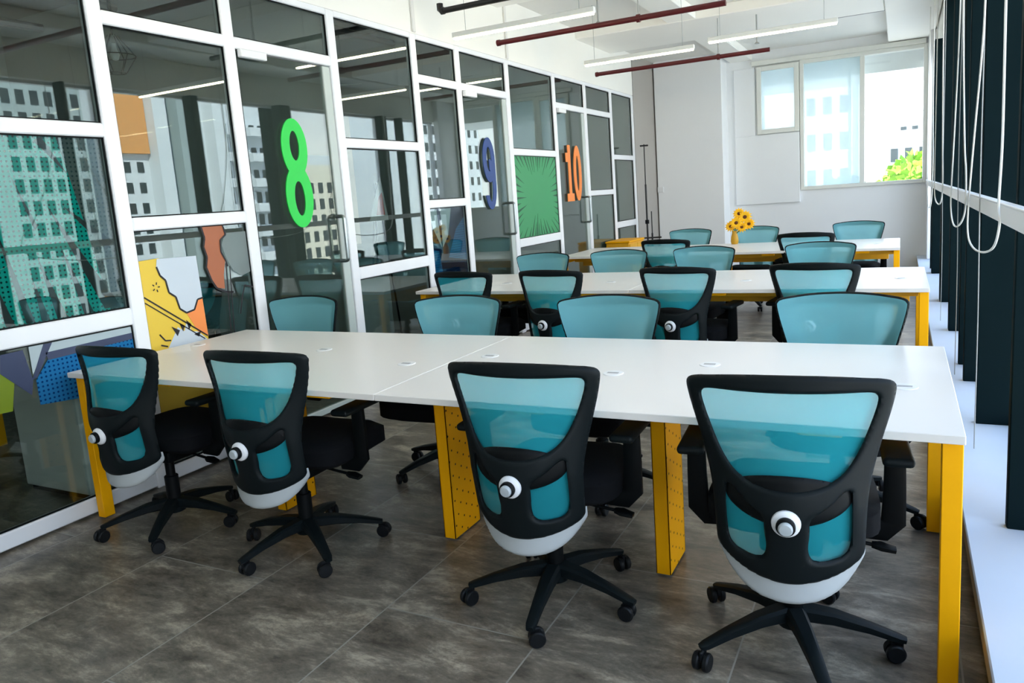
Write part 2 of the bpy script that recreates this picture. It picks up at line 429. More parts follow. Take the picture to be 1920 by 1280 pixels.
def prism(bm, pts, ax, t0, t1):
    """extrude 2-d polygon (list of (a,b)) along axis 'x' (a=y,b=z), from t0 to t1"""
    mk = {'x': lambda a, b, t: (t, a, b), 'y': lambda a, b, t: (a, t, b), 'z': lambda a, b, t: (a, b, t)}[ax]
    A = [bm.verts.new(mk(a, b, t0)) for a, b in pts]; C = [bm.verts.new(mk(a, b, t1)) for a, b in pts]
    n = len(pts); bm.faces.new(A[::-1]); bm.faces.new(C)
    for i in range(n): bm.faces.new([A[i], A[(i + 1) % n], C[(i + 1) % n], C[i]])
    return bm

# ------------------------------------------------------------------ room shell
XG = -3.65; XW = .52; YB = -2.4; YF = 12.5; ZC = 3.44
struct('floor', box(B(), -8.0, .9, YB - .2, 12.8, -.2, 0), 'floor_tile')
struct('ceiling', box(B(), XG - .05, .75, YB - .2, 12.8, ZC, ZC + .25), 'slab_paint')
# beams on the ceiling
for k, (a, b, c, d, zb) in enumerate([(-.19, .40, YB, YF, 3.30), (XG + .0, -.19, 8.9, 10.15, 3.32), (XG, -.19, 5.6, 6.9, 3.32), (XG, -.19, 2.3, 3.3, 3.32),
                                      (XG, -.19, -1, -.1, 3.32), (-2.46, -2.12, 10.15, YF, 3.325), (-2.46, -2.12, 6.9, 8.9, 3.325)]):
    struct('trim_%d' % (k + 1), box(B(), a, b, c, d, zb, ZC + .001, .01, 1), 'ceiling_paint')
for k, (yy, zz) in enumerate([(5.37, 3.30), (7.02, 3.42)]):
    struct('trim_%d' % (16 + k), box(B(), XG + .031, XG + .05, yy - .02, yy + .02, 2.845, zz, .004, 1), 'slab_paint')
# wall above the glazing, on the left
struct('wall_left', box(B(), XG - .06, XG + .03, YB, 11.05, 2.84, ZC + .05), 'white_paint')
struct('wall_left_end', box(B(), XG - .10, XG + .03, 11.08, YF, 0, ZC + .05), 'side_wall_paint')
struct('wall_back', box(B(), -8, .75, YB - .2, YB, 0, ZC + .2), 'white_paint')
# far wall with window opening (pieces)
bm = B()
box(bm, -3.75, -1.98, YF, YF + .25, 0, ZC + .1); box(bm, -1.98, -1.40, YF, YF + .25, 0, 2.24); box(bm, -1.98, -1.40, YF, YF + .25, 3.13, ZC + .1); box(bm, -1.49, -1.40, YF, YF + .25, 2.24, 3.13); box(bm, -1.40, .32, YF, YF + .25, 0, 1.27); box(bm, -1.40, .32, YF, YF + .25, 3.21, ZC + .1)
box(bm, .32, .75, YF, YF + .25, 0, ZC + .1)
struct('wall_far', bm, 'white_paint_cool')
struct('wall_pillar', box(B(), -3.60, -2.52, 12.10, YF + .01, 0, ZC + .02, .008, 1), 'white_paint_cool')
bm = B(); box(bm, -2.40, -1.42, YF - .045, YF + .01, 1.08, 2.16, .006, 1); box(bm, -2.40, -2.08, YF - .045, YF + .01, 2.16, 3.20, .006, 1)
struct('trim_8', bm, 'white_paint_cool')
struct('trim_9', box(B(), -2.12, .30, YF - .07, YF + .01, 3.22, 3.29, .006, 1), 'window_cream')
# light switch
sw = obj('light_switch', box(B(), -3.60, -3.50, 12.075, 12.10, 1.37, 1.46, .004, 1), 'knob_white'); tag(sw, 'small white switch plate on the left edge of the far pillar', 'light switch')
# far window
def win_frame(bm, x0, x1, y0, y1, z0, z1, t):
    box(bm, x0, x0 + t, y0, y1, z0, z1, .004, 1); box(bm, x1 - t, x1, y0, y1, z0, z1, .004, 1)
    box(bm, x0 + t, x1 - t, y0, y1, z1 - t, z1, .004, 1); box(bm, x0 + t, x1 - t, y0, y1, z0, z0 + t, .004, 1)
bm = B(); win_frame(bm, -1.41, .33, YF - .04, YF + .10, 1.26, 3.22, .055); box(bm, -.565, -.50, YF - .03, YF + .09, 1.31, 3.17, .004, 1)
w1 = struct('window_1', bm, 'window_cream')
obj('pane', box(B(), -1.355, -.565, YF + .03, YF + .036, 1.315, 3.165), 'haze_glass', w1, 0)
obj('pane', box(B(), -.50, .275, YF + .03, YF + .036, 1.315, 3.165), 'window_glass', w1, 0)
obj('window_bar', box(B(), -.735, -.69, YF + .12, YF + .16, 1.3, 3.18), 'window_cream', w1, 0)
bm = B(); win_frame(bm, -2.05, -1.42, YF - .06, YF + .005, 2.17, 3.20, .07)
w2 = struct('window_2', bm, 'window_cream')
obj('pane', box(B(), -1.98, -1.49, YF - .03, YF - .022, 2.24, 3.13), 'haze_glass', w2, 0)

# ------------------------------------------------------------------ window side: ledge, fins, glazing
bm = B(); box(bm, .212, .62, YB, YF, .172, .190, .004, 1)
struct('trim_10', bm, 'ledge_white')
struct('trim_11', box(B(), .214, .236, YB, YF, .115, .1715), 'ledge_edge')
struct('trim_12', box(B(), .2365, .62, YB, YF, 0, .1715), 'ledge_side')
struct('wall_right_header', box(B(), .42, .75, YB, YF, 2.93, ZC + .1, .006, 1), 'white_paint')
struct('wall_right_base', box(B(), .62, .75, YB, YF, 0, .19), 'white_paint')
struct('trim_13', box(B(), .33, .44, 11.9, YF, .1905, 3.31, .006, 1), 'frame_white')
FINS = [-1.1, .3, 1.60, 2.87, 4.09, 4.93, 5.36, 6.50, 7.95, 10.20, 10.75]
def make_fin(th=.05, x1=.49):
    bm = B(); box(bm, .337, x1, 0, th, 0, 2.735, .004, 1); return bm
for k, y in enumerate(FINS):
    x1 = {4.93: .47, 10.20: .47}.get(y, .492)
    fin = obj('window_fin', make_fin({7.95: .20, 6.50: .10, 10.20: .14}.get(y, .045), x1), 'fin_black'); fin.location = (0, y, .1905)
    order = {2.87: 'nearest one, cut by the right photo edge', 4.09: 'second nearest, the broadest one seen whole', 4.93: 'third from the viewer, a narrow strip', 5.36: 'fourth from the viewer',
             6.50: 'fifth from the viewer', 7.95: 'sixth from the viewer, a thick one', 10.20: 'seventh from the viewer, narrow', 10.75: 'last one before the far wall'}.get(y)
    if order is None: order = {-1.1: 'behind the viewer, farthest back', .3: 'just beside the viewer', 1.60: 'just outside the frame, ahead of the viewer'}[y]
    tag(fin, 'dark upright window fin, ' + order, 'window fin', 'dark fins along the right window')
# glazing frame and panes behind the fins
ys = [YB, .3, 2.90, 5.38, 8.05, 10.27, 11.9]
bm = B()
for y in ys: box(bm, .50, .56, y - .03, y + .03, .19, 2.94)
box(bm, .50, .56, YB, YF, .19, .23); box(bm, .50, .56, YB, YF, 2.90, 2.94)
wf = struct('window_3', bm, 'frame_white')
for a, b in zip(ys, ys[1:]):
    obj('pane', box(B(), .527, .533, a + .03, b - .03, .23, 2.90), 'window_glass', wf, 0)
col = obj('window_column', box(B(), .57, .74, 7.95, 8.20, .19, 2.93), 'fin_black'); col['kind'] = 'structure'; col.name = 'trim_14'
# pale transom bar running in front of the fins
bm = B(); box(bm, .310, .336, YB, 11.9, 1.235, 1.30, .004, 1); box(bm, .306, .336, YB, 11.9, 1.30, 1.306, .002, 1)
struct('trim_15', bm, 'frame_white')
# hanging blind cords
def cord(pts, r, label, group='white cords hanging by the window fins'):
    P = [Vector(p) for p in pts]; Q = []
    for i in range(len(P) - 1):
        p0, p1, p2, p3 = P[max(i - 1, 0)], P[i], P[i + 1], P[min(i + 2, len(P) - 1)]
        for s in range(8):
            t = s / 8; Q.append(.5 * ((2 * p1) + (p2 - p0) * t + (2 * p0 - 5 * p1 + 4 * p2 - p3) * t * t + (3 * p1 - p0 - 3 * p2 + p3) * t ** 3))
    Q.append(P[-1]); c = obj('hanging_cable', tube(B(), Q, r, 6), 'cable_white'); return tag(c, label, 'cord', group)
X3 = .285
cord([(X3, 2.84, 3.29), (X3, 2.84, 2.4), (X3, 2.84, 1.93), (X3 + .004, 2.86, 1.53), (X3, 2.87, 1.31), (X3, 2.83, 1.245), (X3, 2.98, 1.16), (X3, 3.36, 1.105), (X3, 3.80, 1.085), (X3, 4.08, 1.12), (X3, 4.10, 1.25), (X3, 3.86, 1.576), (X3, 3.62, 1.86), (X3, 3.52, 2.064), (X3, 3.50, 2.5), (X3, 3.50, 3.29)], .0042,
     'white cord with the biggest hanging loop, nearest the viewer by the window')
cord([(X3, 4.72, 3.29), (X3, 4.72, 2.3), (X3, 4.45, 1.60), (X3, 4.30, 1.42), (X3, 4.27, 1.26), (X3, 4.45, 1.17), (X3, 4.9, 1.105), (X3, 5.28, 1.11), (X3, 5.5, 1.2), (X3, 5.45, 1.35), (X3, 5.25, 1.7), (X3, 5.05, 2.1), (X3, 4.95, 2.5), (X3, 4.95, 3.29)], .0045,
     'white cord with the middle-sized hanging loop, crossing over itself high up')
cord([(X3, 6.9, 3.29), (X3, 6.9, 2.4), (X3, 6.75, 1.7), (X3, 6.6, 1.35), (X3, 6.8, 1.19), (X3, 7.4, 1.14), (X3, 8.1, 1.2), (X3, 8.2, 1.5), (X3, 8.1, 2.2), (X3, 8.1, 3.29)], .0055,
     'white cord with a small loop near the far end of the window')
cord([(X3, 8.9, 3.29), (X3, 8.9, 2.2), (X3, 8.7, 1.5), (X3, 8.9, 1.15), (X3, 9.5, 1.02), (X3, 10.1, 1.1), (X3, 10.2, 1.6), (X3, 10.2, 3.29)], .006,
     'white cord with the farthest loop, beside the far wall')
for y, z0, lb in [(3.68, .20, 'thin straight cord down to the ledge, nearest of the straight ones'), (5.05, .20, 'thin straight cord down to the ledge, middle one of the straight ones'),
                  (6.9, .20, 'thin straight cord down to the ledge, farthest of the straight ones')]:
    c_ = cord([(X3 + .015, y, 3.29), (X3 + .015, y + .01, 2.2), (X3 + .012, y, 1.4), (X3 + .018, y + .02, .8), (X3 + .015, y, z0)], .0026, 'grey ' + lb); c_.data.materials[0] = MATS['wire_grey']

# ------------------------------------------------------------------ glazed partition
MY = [-1.55, .55, 1.50, 2.57, 3.42, 4.36, 5.37, 6.06, 7.02, 8.18, 9.14, 10.10, 11.04]   # mullion centres
XF0, XF1 = XG - .035, XG + .02
def bar(bm, y0, y1, z0, z1): box(bm, XF0, XF1, y0, y1, z0, z1, .006, 1)
# panel kinds: w wide (rails 1.95/1.0), n narrow (transom + rail 1.47), d door
KIND = ['w', 'd', 'w', 'n', 'd', 'w', 'n', 'd', 'w', 'd', 'n', 'w']
bmf = B()
for i, y in enumerate(MY): bar(bmf, y - .042, y + .042, 0, 2.84)
for i, k in enumerate(KIND):
    a, b = MY[i] + .042, MY[i + 1] - .042
    bar(bmf, a, b, 2.80, 2.845)
    if k == 'w':
        bar(bmf, a, b, .012, .092); bar(bmf, a, b, 1.885, 1.955); bar(bmf, a, b, .915, 1.005)
    elif k == 'n':
        bar(bmf, a, b, .012, .092); bar(bmf, a, b, 2.45, 2.52); bar(bmf, a, b, 1.402, 1.472)
    else:
        bar(bmf, a, b, 2.45, 2.52)
pf = struct('wall_glazed', bmf, 'frame_white', smooth=0)
# window leaves: fixed panes
def pane(y0, y1, z0, z1, m='partition_glass', parent=None):
    return obj('pane', box(B(), XG - .012, XG - .004, y0, y1, z0, z1), m, parent or pf, 0)
for i, k in enumerate(KIND):
    a, b = MY[i] + .042, MY[i + 1] - .042
    zz = {'w': [(.092, .915), (1.005, 1.885), (1.955, 2.80)], 'n': [(.092, 1.402), (1.472, 2.45), (2.52, 2.80)], 'd': [(2.52, 2.80)]}[k]
    for z0, z1 in zz: pane(a, b, z0, z1)
# black gasket lines round the panes
bm = B()
for i, k in enumerate(KIND):
    a, b = MY[i] + .042, MY[i + 1] - .042
    zz = {'w': [(.092, .915), (1.005, 1.885), (1.955, 2.80)], 'n': [(.092, 1.402), (1.472, 2.45), (2.52, 2.80)], 'd': [(2.52, 2.80)]}[k]
    for z0, z1 in zz:
        g = .007
        box(bm, XG - .003, XG + .006, b - g, b, z0, z1); box(bm, XG - .003, XG + .006, a, a + g, z0, z1)
        box(bm, XG - .003, XG + .006, a, b, z1 - g, z1); box(bm, XG - .003, XG + .006, a, b, z0, z0 + g)
obj('gasket', bm, 'dark_plastic', pf, 0)
# glass doors with slim frames and D handles
dn = 0
for i, k in enumerate(KIND):
    if k != 'd': continue
    dn += 1; a, b = MY[i] + .045, MY[i + 1] - .045
    bm = B()
    box(bm, XG - .03, XG + .008, b - .075, b, .015, 2.445, .005, 1); box(bm, XG - .03, XG + .008, a, b - .075, .015, .06, .005, 1)
    d = struct('door_%d' % dn, bm, 'door_stile')
    obj('gasket', box(B(), XG - .02, XG + .004, a, a + .012, .06, 2.445), 'dark_plastic', d, 0)
    obj('pane', box(B(), XG - .014, XG - .006, a + .012, b - .075, .06, 2.44), 'partition_glass', d, 0)
    bm = B(); hy = b - .085; P = []
    for t in range(9):
        an = PI / 2 * t / 8; P.append((XG + .012 + .055 * math.sin(an), hy, 1.395 - .0 - .03 * (1 - math.cos(an)) + .0))
    P = [(XG + .0, hy, 1.395)] + [(XG + .045 + .02 * math.sin(PI / 2 * t / 5), hy, 1.395 - .02 * (1 - math.cos(PI / 2 * t / 5))) for t in range(6)] + [(XG + .065, hy, 1.25)] + \
        [(XG + .045 + .02 * math.cos(PI / 2 * t / 5), hy, 1.095 - .02 * math.sin(PI / 2 * t / 5) + .0) for t in range(6)] + [(XG + .0, hy, 1.075)]
    tube(bm, P, .014, 10); obj('door_handle', bm, 'steel', d)
    bm = B(); box(bm, XG + .012, XG + .05, a + .01, a + .22, 2.40, 2.45, .005, 1); obj('door_closer', bm, 'knob_white', d)

# numbers stuck on the doors
def digit(name, field, y0, w, z0, hgt, m, label):
    f = lambda Y, Z: field((Y - y0) / w, (Z - z0) / hgt, w, hgt)
    bm = plate(f, y0 - .02, y0 + w + .02, z0 - .02, z0 + hgt + .02, .007, lambda y, z, t: (XG + .012 + t, y, z), .004)
    return bm
def ell(u, v, cu, cv, ru, rv, w, h):    # approx signed distance, positive inside
    k = np.sqrt(((u - cu) / ru) ** 2 + ((v - cv) / rv) ** 2) + 1e-9
    return (1 - k) * min(ru * w, rv * h)
def f8(u, v, w, h):
    a = np.minimum(ell(u, v, .5, .735, .47, .268, w, h), -ell(u, v, .5, .755, .17, .135, w, h))
    b = np.minimum(ell(u, v, .5, .29, .5, .29, w, h), -ell(u, v, .5, .27, .19, .16, w, h))
    s = np.maximum(a, b); s = np.minimum(s, -ell(u, v, .5, .755, .17, .135, w, h)); return np.minimum(s, -ell(u, v, .5, .27, .19, .16, w, h))
def f9(u, v, w, h):
    a = np.minimum(ell(u, v, .5, .69, .5, .31, w, h), -ell(u, v, .5, .70, .20, .17, w, h))
    tail = np.minimum(ell(u, v, .5, .35, .5, .35, w, h), -ell(u, v, .5, .33, .20, .22, w, h))
    tail = np.minimum(tail, np.maximum((u - .5) * w, (.20 - v) * h))
    st = np.minimum(np.minimum((u - .72) * w, (1.0 - u) * w), np.minimum((v - .3) * h, (.72 - v) * h))
    return np.maximum(np.maximum(a, tail), st)
def f10(u, v, w, h):
    R = lambda a, b, c, d: np.minimum(np.minimum((u - a) * w, (b - u) * w), np.minimum((v - c) * h, (d - v) * h))
    one = np.maximum(R(.14, .30, .02, 1.0), np.maximum(R(.0, .44, 0, .14), R(.0, .22, .70, .86)))
    z = np.minimum(ell(u, v, .74, .5, .26, .5, w, h), -ell(u, v, .74, .5, .09, .32, w, h))
    return np.maximum(one, z)
d8 = obj('number_sign', digit('8', f8, 3.745, .25, 1.34, .72, None, None), 'lime'); tag(d8, 'bright green figure 8 on the nearest glass door', 'number sign', 'coloured door numbers')
d9 = obj('number_sign', digit('9', f9, 6.40, .235, 1.345, .70, None, None), 'digit_blue'); tag(d9, 'blue figure 9 on the middle glass door', 'number sign', 'coloured door numbers')
d10 = obj('number_sign', digit('10', f10, 8.42, .48, 1.355, .68, None, None), 'digit_orange'); tag(d10, 'orange number 10 on the farthest glass door', 'number sign', 'coloured door numbers')

# ------------------------------------------------------------------ printed films on the panes (office side of the glass)
XFm = XG - .020
def film(name, polys, m, parent, t=.001, dx=0):
    bm = B()
    for P in polys: prism(bm, P, 'x', XFm - dx - t, XFm - dx)
    o = obj(name, bm, m, parent, 0); return o
def spikes(c, R0, rays, wd):
    out = []
    for a, r1 in rays:
        a = math.radians(a); d = (math.cos(a), math.sin(a)); n = (-d[1], d[0])
        b = (c[0] + d[0] * R0, c[1] + d[1] * R0)
        out.append([(b[0] - n[0] * .0, b[1]), (c[0] + d[0] * r1 - n[0] * wd, c[1] + d[1] * r1 - n[1] * wd), (c[0] + d[0] * r1 + n[0] * wd, c[1] + d[1] * r1 + n[1] * wd)])
    return out
# teal halftone burst, big pane on the far left
t1 = film('halftone_film', [[(1.545, 1.01), (2.44, 1.01), (2.40, 1.30), (2.36, 1.55), (2.30, 1.88), (1.545, 1.88)]], 'film_teal', None)
tag(t1, 'teal halftone comic film with black spikes on the leftmost glass pane', 'window film')
film('plain_halftone', [[(2.442, 1.01), (2.525, 1.01), (2.525, 1.88), (2.303, 1.88), (2.362, 1.55), (2.402, 1.30)]], 'film_mist', t1)
film('spike', [[(2.41, 1.02), (2.50, 1.02), (2.20, 1.56)], [(2.30, 1.012), (2.35, 1.012), (2.235, 1.36)], [(2.165, 1.012), (2.215, 1.012), (2.12, 1.31)], [(2.09, 1.012), (2.13, 1.012), (2.08, 1.22)],
               [(2.02, 1.012), (2.06, 1.012), (1.95, 1.50)], [(2.47, 1.32), (2.51, 1.36), (2.28, 1.55)], [(2.19, 1.86), (2.23, 1.88), (2.33, 1.70)], [(1.93, 1.012), (1.97, 1.012), (1.88, 1.35)], [(1.80, 1.012), (1.86, 1.012), (1.76, 1.5)],
               [(2.13, 1.44), (2.145, 1.46), (2.06, 1.70)], [(1.62, 1.012), (1.68, 1.012), (1.66, 1.4)]], 'film_black', t1, dx=-.0015)
# lower pane comic shapes
XFm = XG + .002
t2 = film('comic_film', [[(2.095, 0.905), (2.522, 0.905), (2.522, 0.872), (2.072, 0.862)], [(1.998, 0.905), (2.077, 0.905), (1.997, 0.771)]], 'film_grey', None)
tag(t2, 'blue and grey comic film on the low pane behind the leftmost chair', 'window film')
film('blue_halftone', [[(2.077, 0.830), (2.276, 0.840), (2.522, 0.844), (2.519, 0.648), (2.519, 0.515), (2.196, 0.604), (2.007, 0.623), (2.007, 0.743)]], 'film_blue', t2)
film('slate_stripe', [[(2.069, 0.863), (2.522, 0.872), (2.522, 0.839), (2.076, 0.825)], [(2.066, 0.905), (2.107, 0.905), (2.015, 0.759), (1.988, 0.747)], [(1.872, 0.894), (1.970, 0.897), (1.993, 0.746), (1.977, 0.678), (1.858, 0.810)]], 'film_slate', t2, dx=-.0015)
film('olive_patch', [[(1.860, 0.822), (1.921, 0.802), (1.883, 0.628), (1.828, 0.631)]], 'film_olive', t2)
XFm = XG + .004
# yellow comic poster on the lower pane beside door 8
t3 = film('comic_film', [[(2.618, .12), (2.618, 1.24), (2.74, 1.245), (2.86, 1.15), (2.87, .92), (2.99, .93), (2.995, .70), (2.99, .12)]], 'film_yellow', None)
tag(t3, 'yellow comic poster film with a white cloud and black ink lines, left of door 8', 'window film')
def blob(cy, cz, ry, rz, n=26, wob=.10, k=6, a0=0, a1=2 * PI):
    return [(cy + ry * (1 + wob * abs(math.sin(k * (a0 + (a1 - a0) * i / n) / 2))) * math.cos(a0 + (a1 - a0) * i / n), cz + rz * (1 + wob * abs(math.sin(k * (a0 + (a1 - a0) * i / n) / 2))) * math.sin(a0 + (a1 - a0) * i / n)) for i in range(n)]
film('cloud', [[(2.73, 1.242), (2.985, 1.235), (2.99, .99), (2.955, .985), (2.925, .93), (2.87, .92), (2.83, .95), (2.815, 1.02), (2.775, 1.05), (2.765, 1.12), (2.735, 1.15), (2.72, 1.20)]], 'film_white', t3, dx=-.0015)
film('flash', [[(2.72, .74), (2.80, .85), (2.84, .82), (2.86, .87), (2.89, .81), (2.93, .80), (2.99, .74)]], 'film_white', t3, dx=-.0015)
film('orange_patch', [[(2.87, .918), (2.925, .928), (2.955, .983), (2.99, .988), (2.995, .76), (2.93, .80)]], 'film_orange', t3, dx=-.0012)
def band(P, wd):
    out = []
    for (a, b), (c, d) in zip(P, P[1:]):
        L = math.hypot(c - a, d - b); n = (-(d - b) / L * wd, (c - a) / L * wd)
        out.append([(a - n[0], b - n[1]), (c - n[0], d - n[1]), (c + n[0], d + n[1]), (a + n[0], b + n[1])])
    return out
ink = band([(2.72, 1.20), (2.735, 1.15), (2.765, 1.12), (2.775, 1.05), (2.815, 1.02), (2.83, .95), (2.87, .92), (2.925, .93), (2.955, .985), (2.995, .99)], .005)
ink += band([(2.62, 1.045), (2.99, .765)], .004) + band([(2.62, 1.015), (2.97, .75)], .003)
ink += band([(2.68, .83), (2.71, .79), (2.745, .785)], .004) + band([(2.68, .77), (2.72, .755)], .004)
ink += [[(2.76, .86), (2.79, .80), (2.81, .83)], [(2.81, .875), (2.83, .82), (2.845, .85)], [(2.86, .88), (2.87, .82), (2.89, .85)], [(2.90, .79), (2.95, .80), (2.93, .77)]]
for i in range(5):
    a = i * 2 * PI / 5; ink += band([(2.70 + .012 * math.cos(a), 1.09 + .014 * math.sin(a)), (2.70 + .024 * math.cos(a), 1.09 + .028 * math.sin(a))], .003)
ink += band([(3.045, 1.40), (3.06, 1.33), (3.045, 1.28), (3.06, 1.22), (3.045, 1.16), (3.07, 1.08), (3.10, 1.03), (3.16, 1.0), (3.22, .99)], .006)
ink += band([(3.20, 1.40), (3.215, 1.34), (3.17, 1.31), (3.165, 1.24), (3.19, 1.19), (3.20, 1.15)], .005)
ink += band([(3.19, 1.17), (3.16, .74)], .004) + band([(3.215, 1.15), (3.185, .74)], .004) + band([(3.375, 1.0), (3.31, 1.02), (3.28, .95), (3.25, .85)], .005)
film('ink_line', ink, 'film_ink', t3, dx=-.003)
film('brown_patch', [[(3.05, 1.40), (3.06, 1.33), (3.05, 1.28), (3.065, 1.22), (3.05, 1.16), (3.075, 1.08), (3.11, 1.03), (3.16, 1.02), (3.165, 1.10), (3.19, 1.19), (3.165, 1.24), (3.17, 1.31), (3.215, 1.34), (3.20, 1.40)]], 'film_brown', t3)
film('balloon', [[(3.20, 1.20), (3.18, 1.28), (3.21, 1.35), (3.375, 1.35), (3.375, 1.10), (3.30, 1.08), (3.24, 1.12)]], 'frosted', t3)
XFm = XG - .020
# dark blue film between doors 8 and 9
t4 = film('comic_film', [[(5.415, .10), (6.015, .10), (6.015, 1.398), (5.415, 1.398)]], 'film_navy', None)
tag(t4, 'dark blue comic film on the narrow lower pane left of door 9', 'window film')
film('speech_peak', [[(5.43, 1.36), (5.56, 1.39), (5.60, 1.05), (5.50, 1.20)], [(5.62, 1.05), (5.62, 1.39), (5.80, 1.39), (5.72, 1.15)]], 'film_grey', t4, dx=-.0015)
film('blue_shape', [[(5.70, .95), (6.01, .90), (6.01, 1.30), (5.86, 1.2)], [(5.42, .7), (5.60, .75), (5.55, 1.02), (5.42, 1.05)]], 'film_blue', t4, dx=-.0015)
XFm = XG + .002
# green burst between doors 9 and 10
t5 = film('burst_film', [[(7.07, 1.01), (8.13, 1.01), (8.13, 1.88), (7.07, 1.88)]], 'film_green', None)
tag(t5, 'green starburst film on the pane between doors 9 and 10', 'window film')
sp = []
for i in range(44):
    a = 2 * PI * i / 44 + random.uniform(-.03, .03); dy, dz = math.cos(a), math.sin(a)
    s = min(.525 / max(abs(dy), 1e-6), .43 / max(abs(dz), 1e-6)); q = (7.6 + dy * s, 1.445 + dz * s); ln = random.uniform(.10, .26)
    tip = (q[0] - dy * ln, q[1] - dz * ln); wq = random.uniform(.008, .018); n = (-dz, dy)
    if abs(dy) / .525 > abs(dz) / .43: sp.append([tip, (q[0], q[1] - wq), (q[0], q[1] + wq)])
    else: sp.append([tip, (q[0] - wq, q[1]), (q[0] + wq, q[1])])
film('spike', sp, 'film_dark_green', t5, dx=-.0015)
XFm = XG - .020
# pale film on the lower pane right of door 8
film_f = film('frosted_film', [[(4.43, .10), (4.80, .10), (4.80, .91), (4.43, .91)]], 'frosted', None); tag(film_f, 'frosted film on the low pane right of door 8', 'window film')
film_g = film('frosted_film', [[(9.19, .10), (10.05, .10), (10.05, 1.40), (9.19, 1.40)]], 'frosted', None); tag(film_g, 'frosted film on the lower pane right of door 10', 'window film')

# ------------------------------------------------------------------ offices behind the glass
struct('wall_offices', box(B(), -7.7, -7.5, YB, 12.8, 0, 3.5), 'office_wall')
struct('ceiling_offices', box(B(), -7.7, XG - .04, YB, 12.8, 3.35, 3.5), 'office_ceiling')
for k, y in enumerate([4.40, 7.07, 8.20, 11.12]):
    struct('wall_office_%d' % (k + 1), box(B(), -7.55, XG - .04, y - .05, y + .05, 0, 3.36), 'office_wall')
for k, (x, y0, y1) in enumerate([(-4.6, YB, 4.3), (-5.8, YB, 4.3), (-6.8, YB, 4.3), (-5.0, 4.5, 7.0), (-6.3, 4.5, 7.0)]):
    o = obj('ceiling_conduit', tube(B(), [(x, y0, 3.2), (x, y1, 3.2)], .035, 8), 'office_conduit')
    tag(o, ['black ceiling conduit nearest the glass in the first office', 'black ceiling conduit in the middle of the first office', 'black ceiling conduit deepest in the first office', 'black ceiling conduit nearest the glass in office 8 to 9', 'black ceiling conduit deeper inside the second office'][k], 'conduit', 'black conduits under the office ceilings')
for k, y in enumerate([.6, 1.9, 3.1, 5.2, 6.3]):
    o = obj('ceiling_joist', box(B(), -7.4, XG - .1, y - .05, y + .05, 3.235, 3.35), 'office_conduit')
    tag(o, ['dark ceiling joist at the near end of the first office', 'dark ceiling joist second from the near end', 'dark ceiling joist above the yellow poster pane', 'dark ceiling joist above the pane right of door 8', 'dark ceiling joist above door 9'][k], 'ceiling joist', 'dark joists under the office ceilings')
def ceiling_fan(x, y, z, label):
    t = thing('ceiling_fan', label, 'ceiling fan', (x, y, z), 0, 'white office ceiling fans')
    b = B(); cyl(b, (0, 0, 0), .012, 3.35 - z); lathe(b, [(0, .08), (.03, .07), (.035, 0), (.02, -.01), (0, -.01)], 16); obj('rod', b, 'fan_white', t)
    obj('motor', lathe(B(), [(0, .03), (.06, .03), (.10, .01), (.105, -.03), (.07, -.06), (0, -.065)], 24), 'fan_white', t)
    for k in range(3):
        a = k * 2 * PI / 3 + .5; b = B(); box(b, .08, .60, -.055, .055, -.022, -.014, .003, 1, Matrix.Rotation(a, 4, 'Z') @ Matrix.Rotation(.15, 4, 'X')); obj('blade', b, 'fan_white', t)
ceiling_fan(-6.0, 5.13, 2.80, 'white ceiling fan seen through the pane left of the green number'); ceiling_fan(-5.6, 6.2, 2.75, 'white ceiling fan seen through the wide pane before the blue number')
def cage_lamp(x, y, z, label):
    t = thing('cage_lamp', label, 'pendant lamp', (x, y, z), 0, 'wire cage pendants in the offices')
    b = B(); tube(b, [(0, 0, .12), (0, 0, 3.35 - z)], .005, 6); obj('cord', b, 'dark_plastic', t)
    b = B()
    for k in range(6):
        a = k * PI / 3; c, s = math.cos(a), math.sin(a)
        tube(b, [(.03 * c, .03 * s, .12), (.14 * c, .14 * s, -.03), (.06 * c, .06 * s, -.15)], .004, 5)
    for r_, zz in ((.14, -.03), (.06, -.15)): tube(b, [(r_ * math.cos(a * PI / 8), r_ * math.sin(a * PI / 8), zz) for a in range(16)], .004, 5, closed=True)
    obj('cage', b, 'dark_plastic', t); obj('bulb', lathe(B(), [(0, .06), (.015, .06), (.018, .02), (.032, -.02), (.02, -.055), (0, -.062)], 14), 'knob_white', t)
cage_lamp(-5.2, 3.8, 2.7, 'wire cage pendant lamp above the yellow comic poster'); cage_lamp(-5.0, 5.6, 2.6, 'wire cage pendant lamp right of the green number')
# white storage pedestal in the first office
t = thing('storage_cabinet', 'white storage cabinet standing behind the leftmost pane', 'cabinet', (-4.16, 2.28, 0))
obj('body', box(B(), -.25, .33, 0, .60, .03, .72, .008, 1), 'cabinet_white', t); obj('plinth', box(B(), -.23, .31, .02, .58, 0, .03), 'dark_plastic', t)
for zz in (.06, .28, .50):
    dr = obj('drawer', box(B(), .331, .345, .02, .58, zz, zz + .20, .003, 1), 'cabinet_white', t); obj('drawer_handle', box(B(), .346, .36, .24, .36, zz + .15, zz + .165, .003, 1), 'steel', dr)
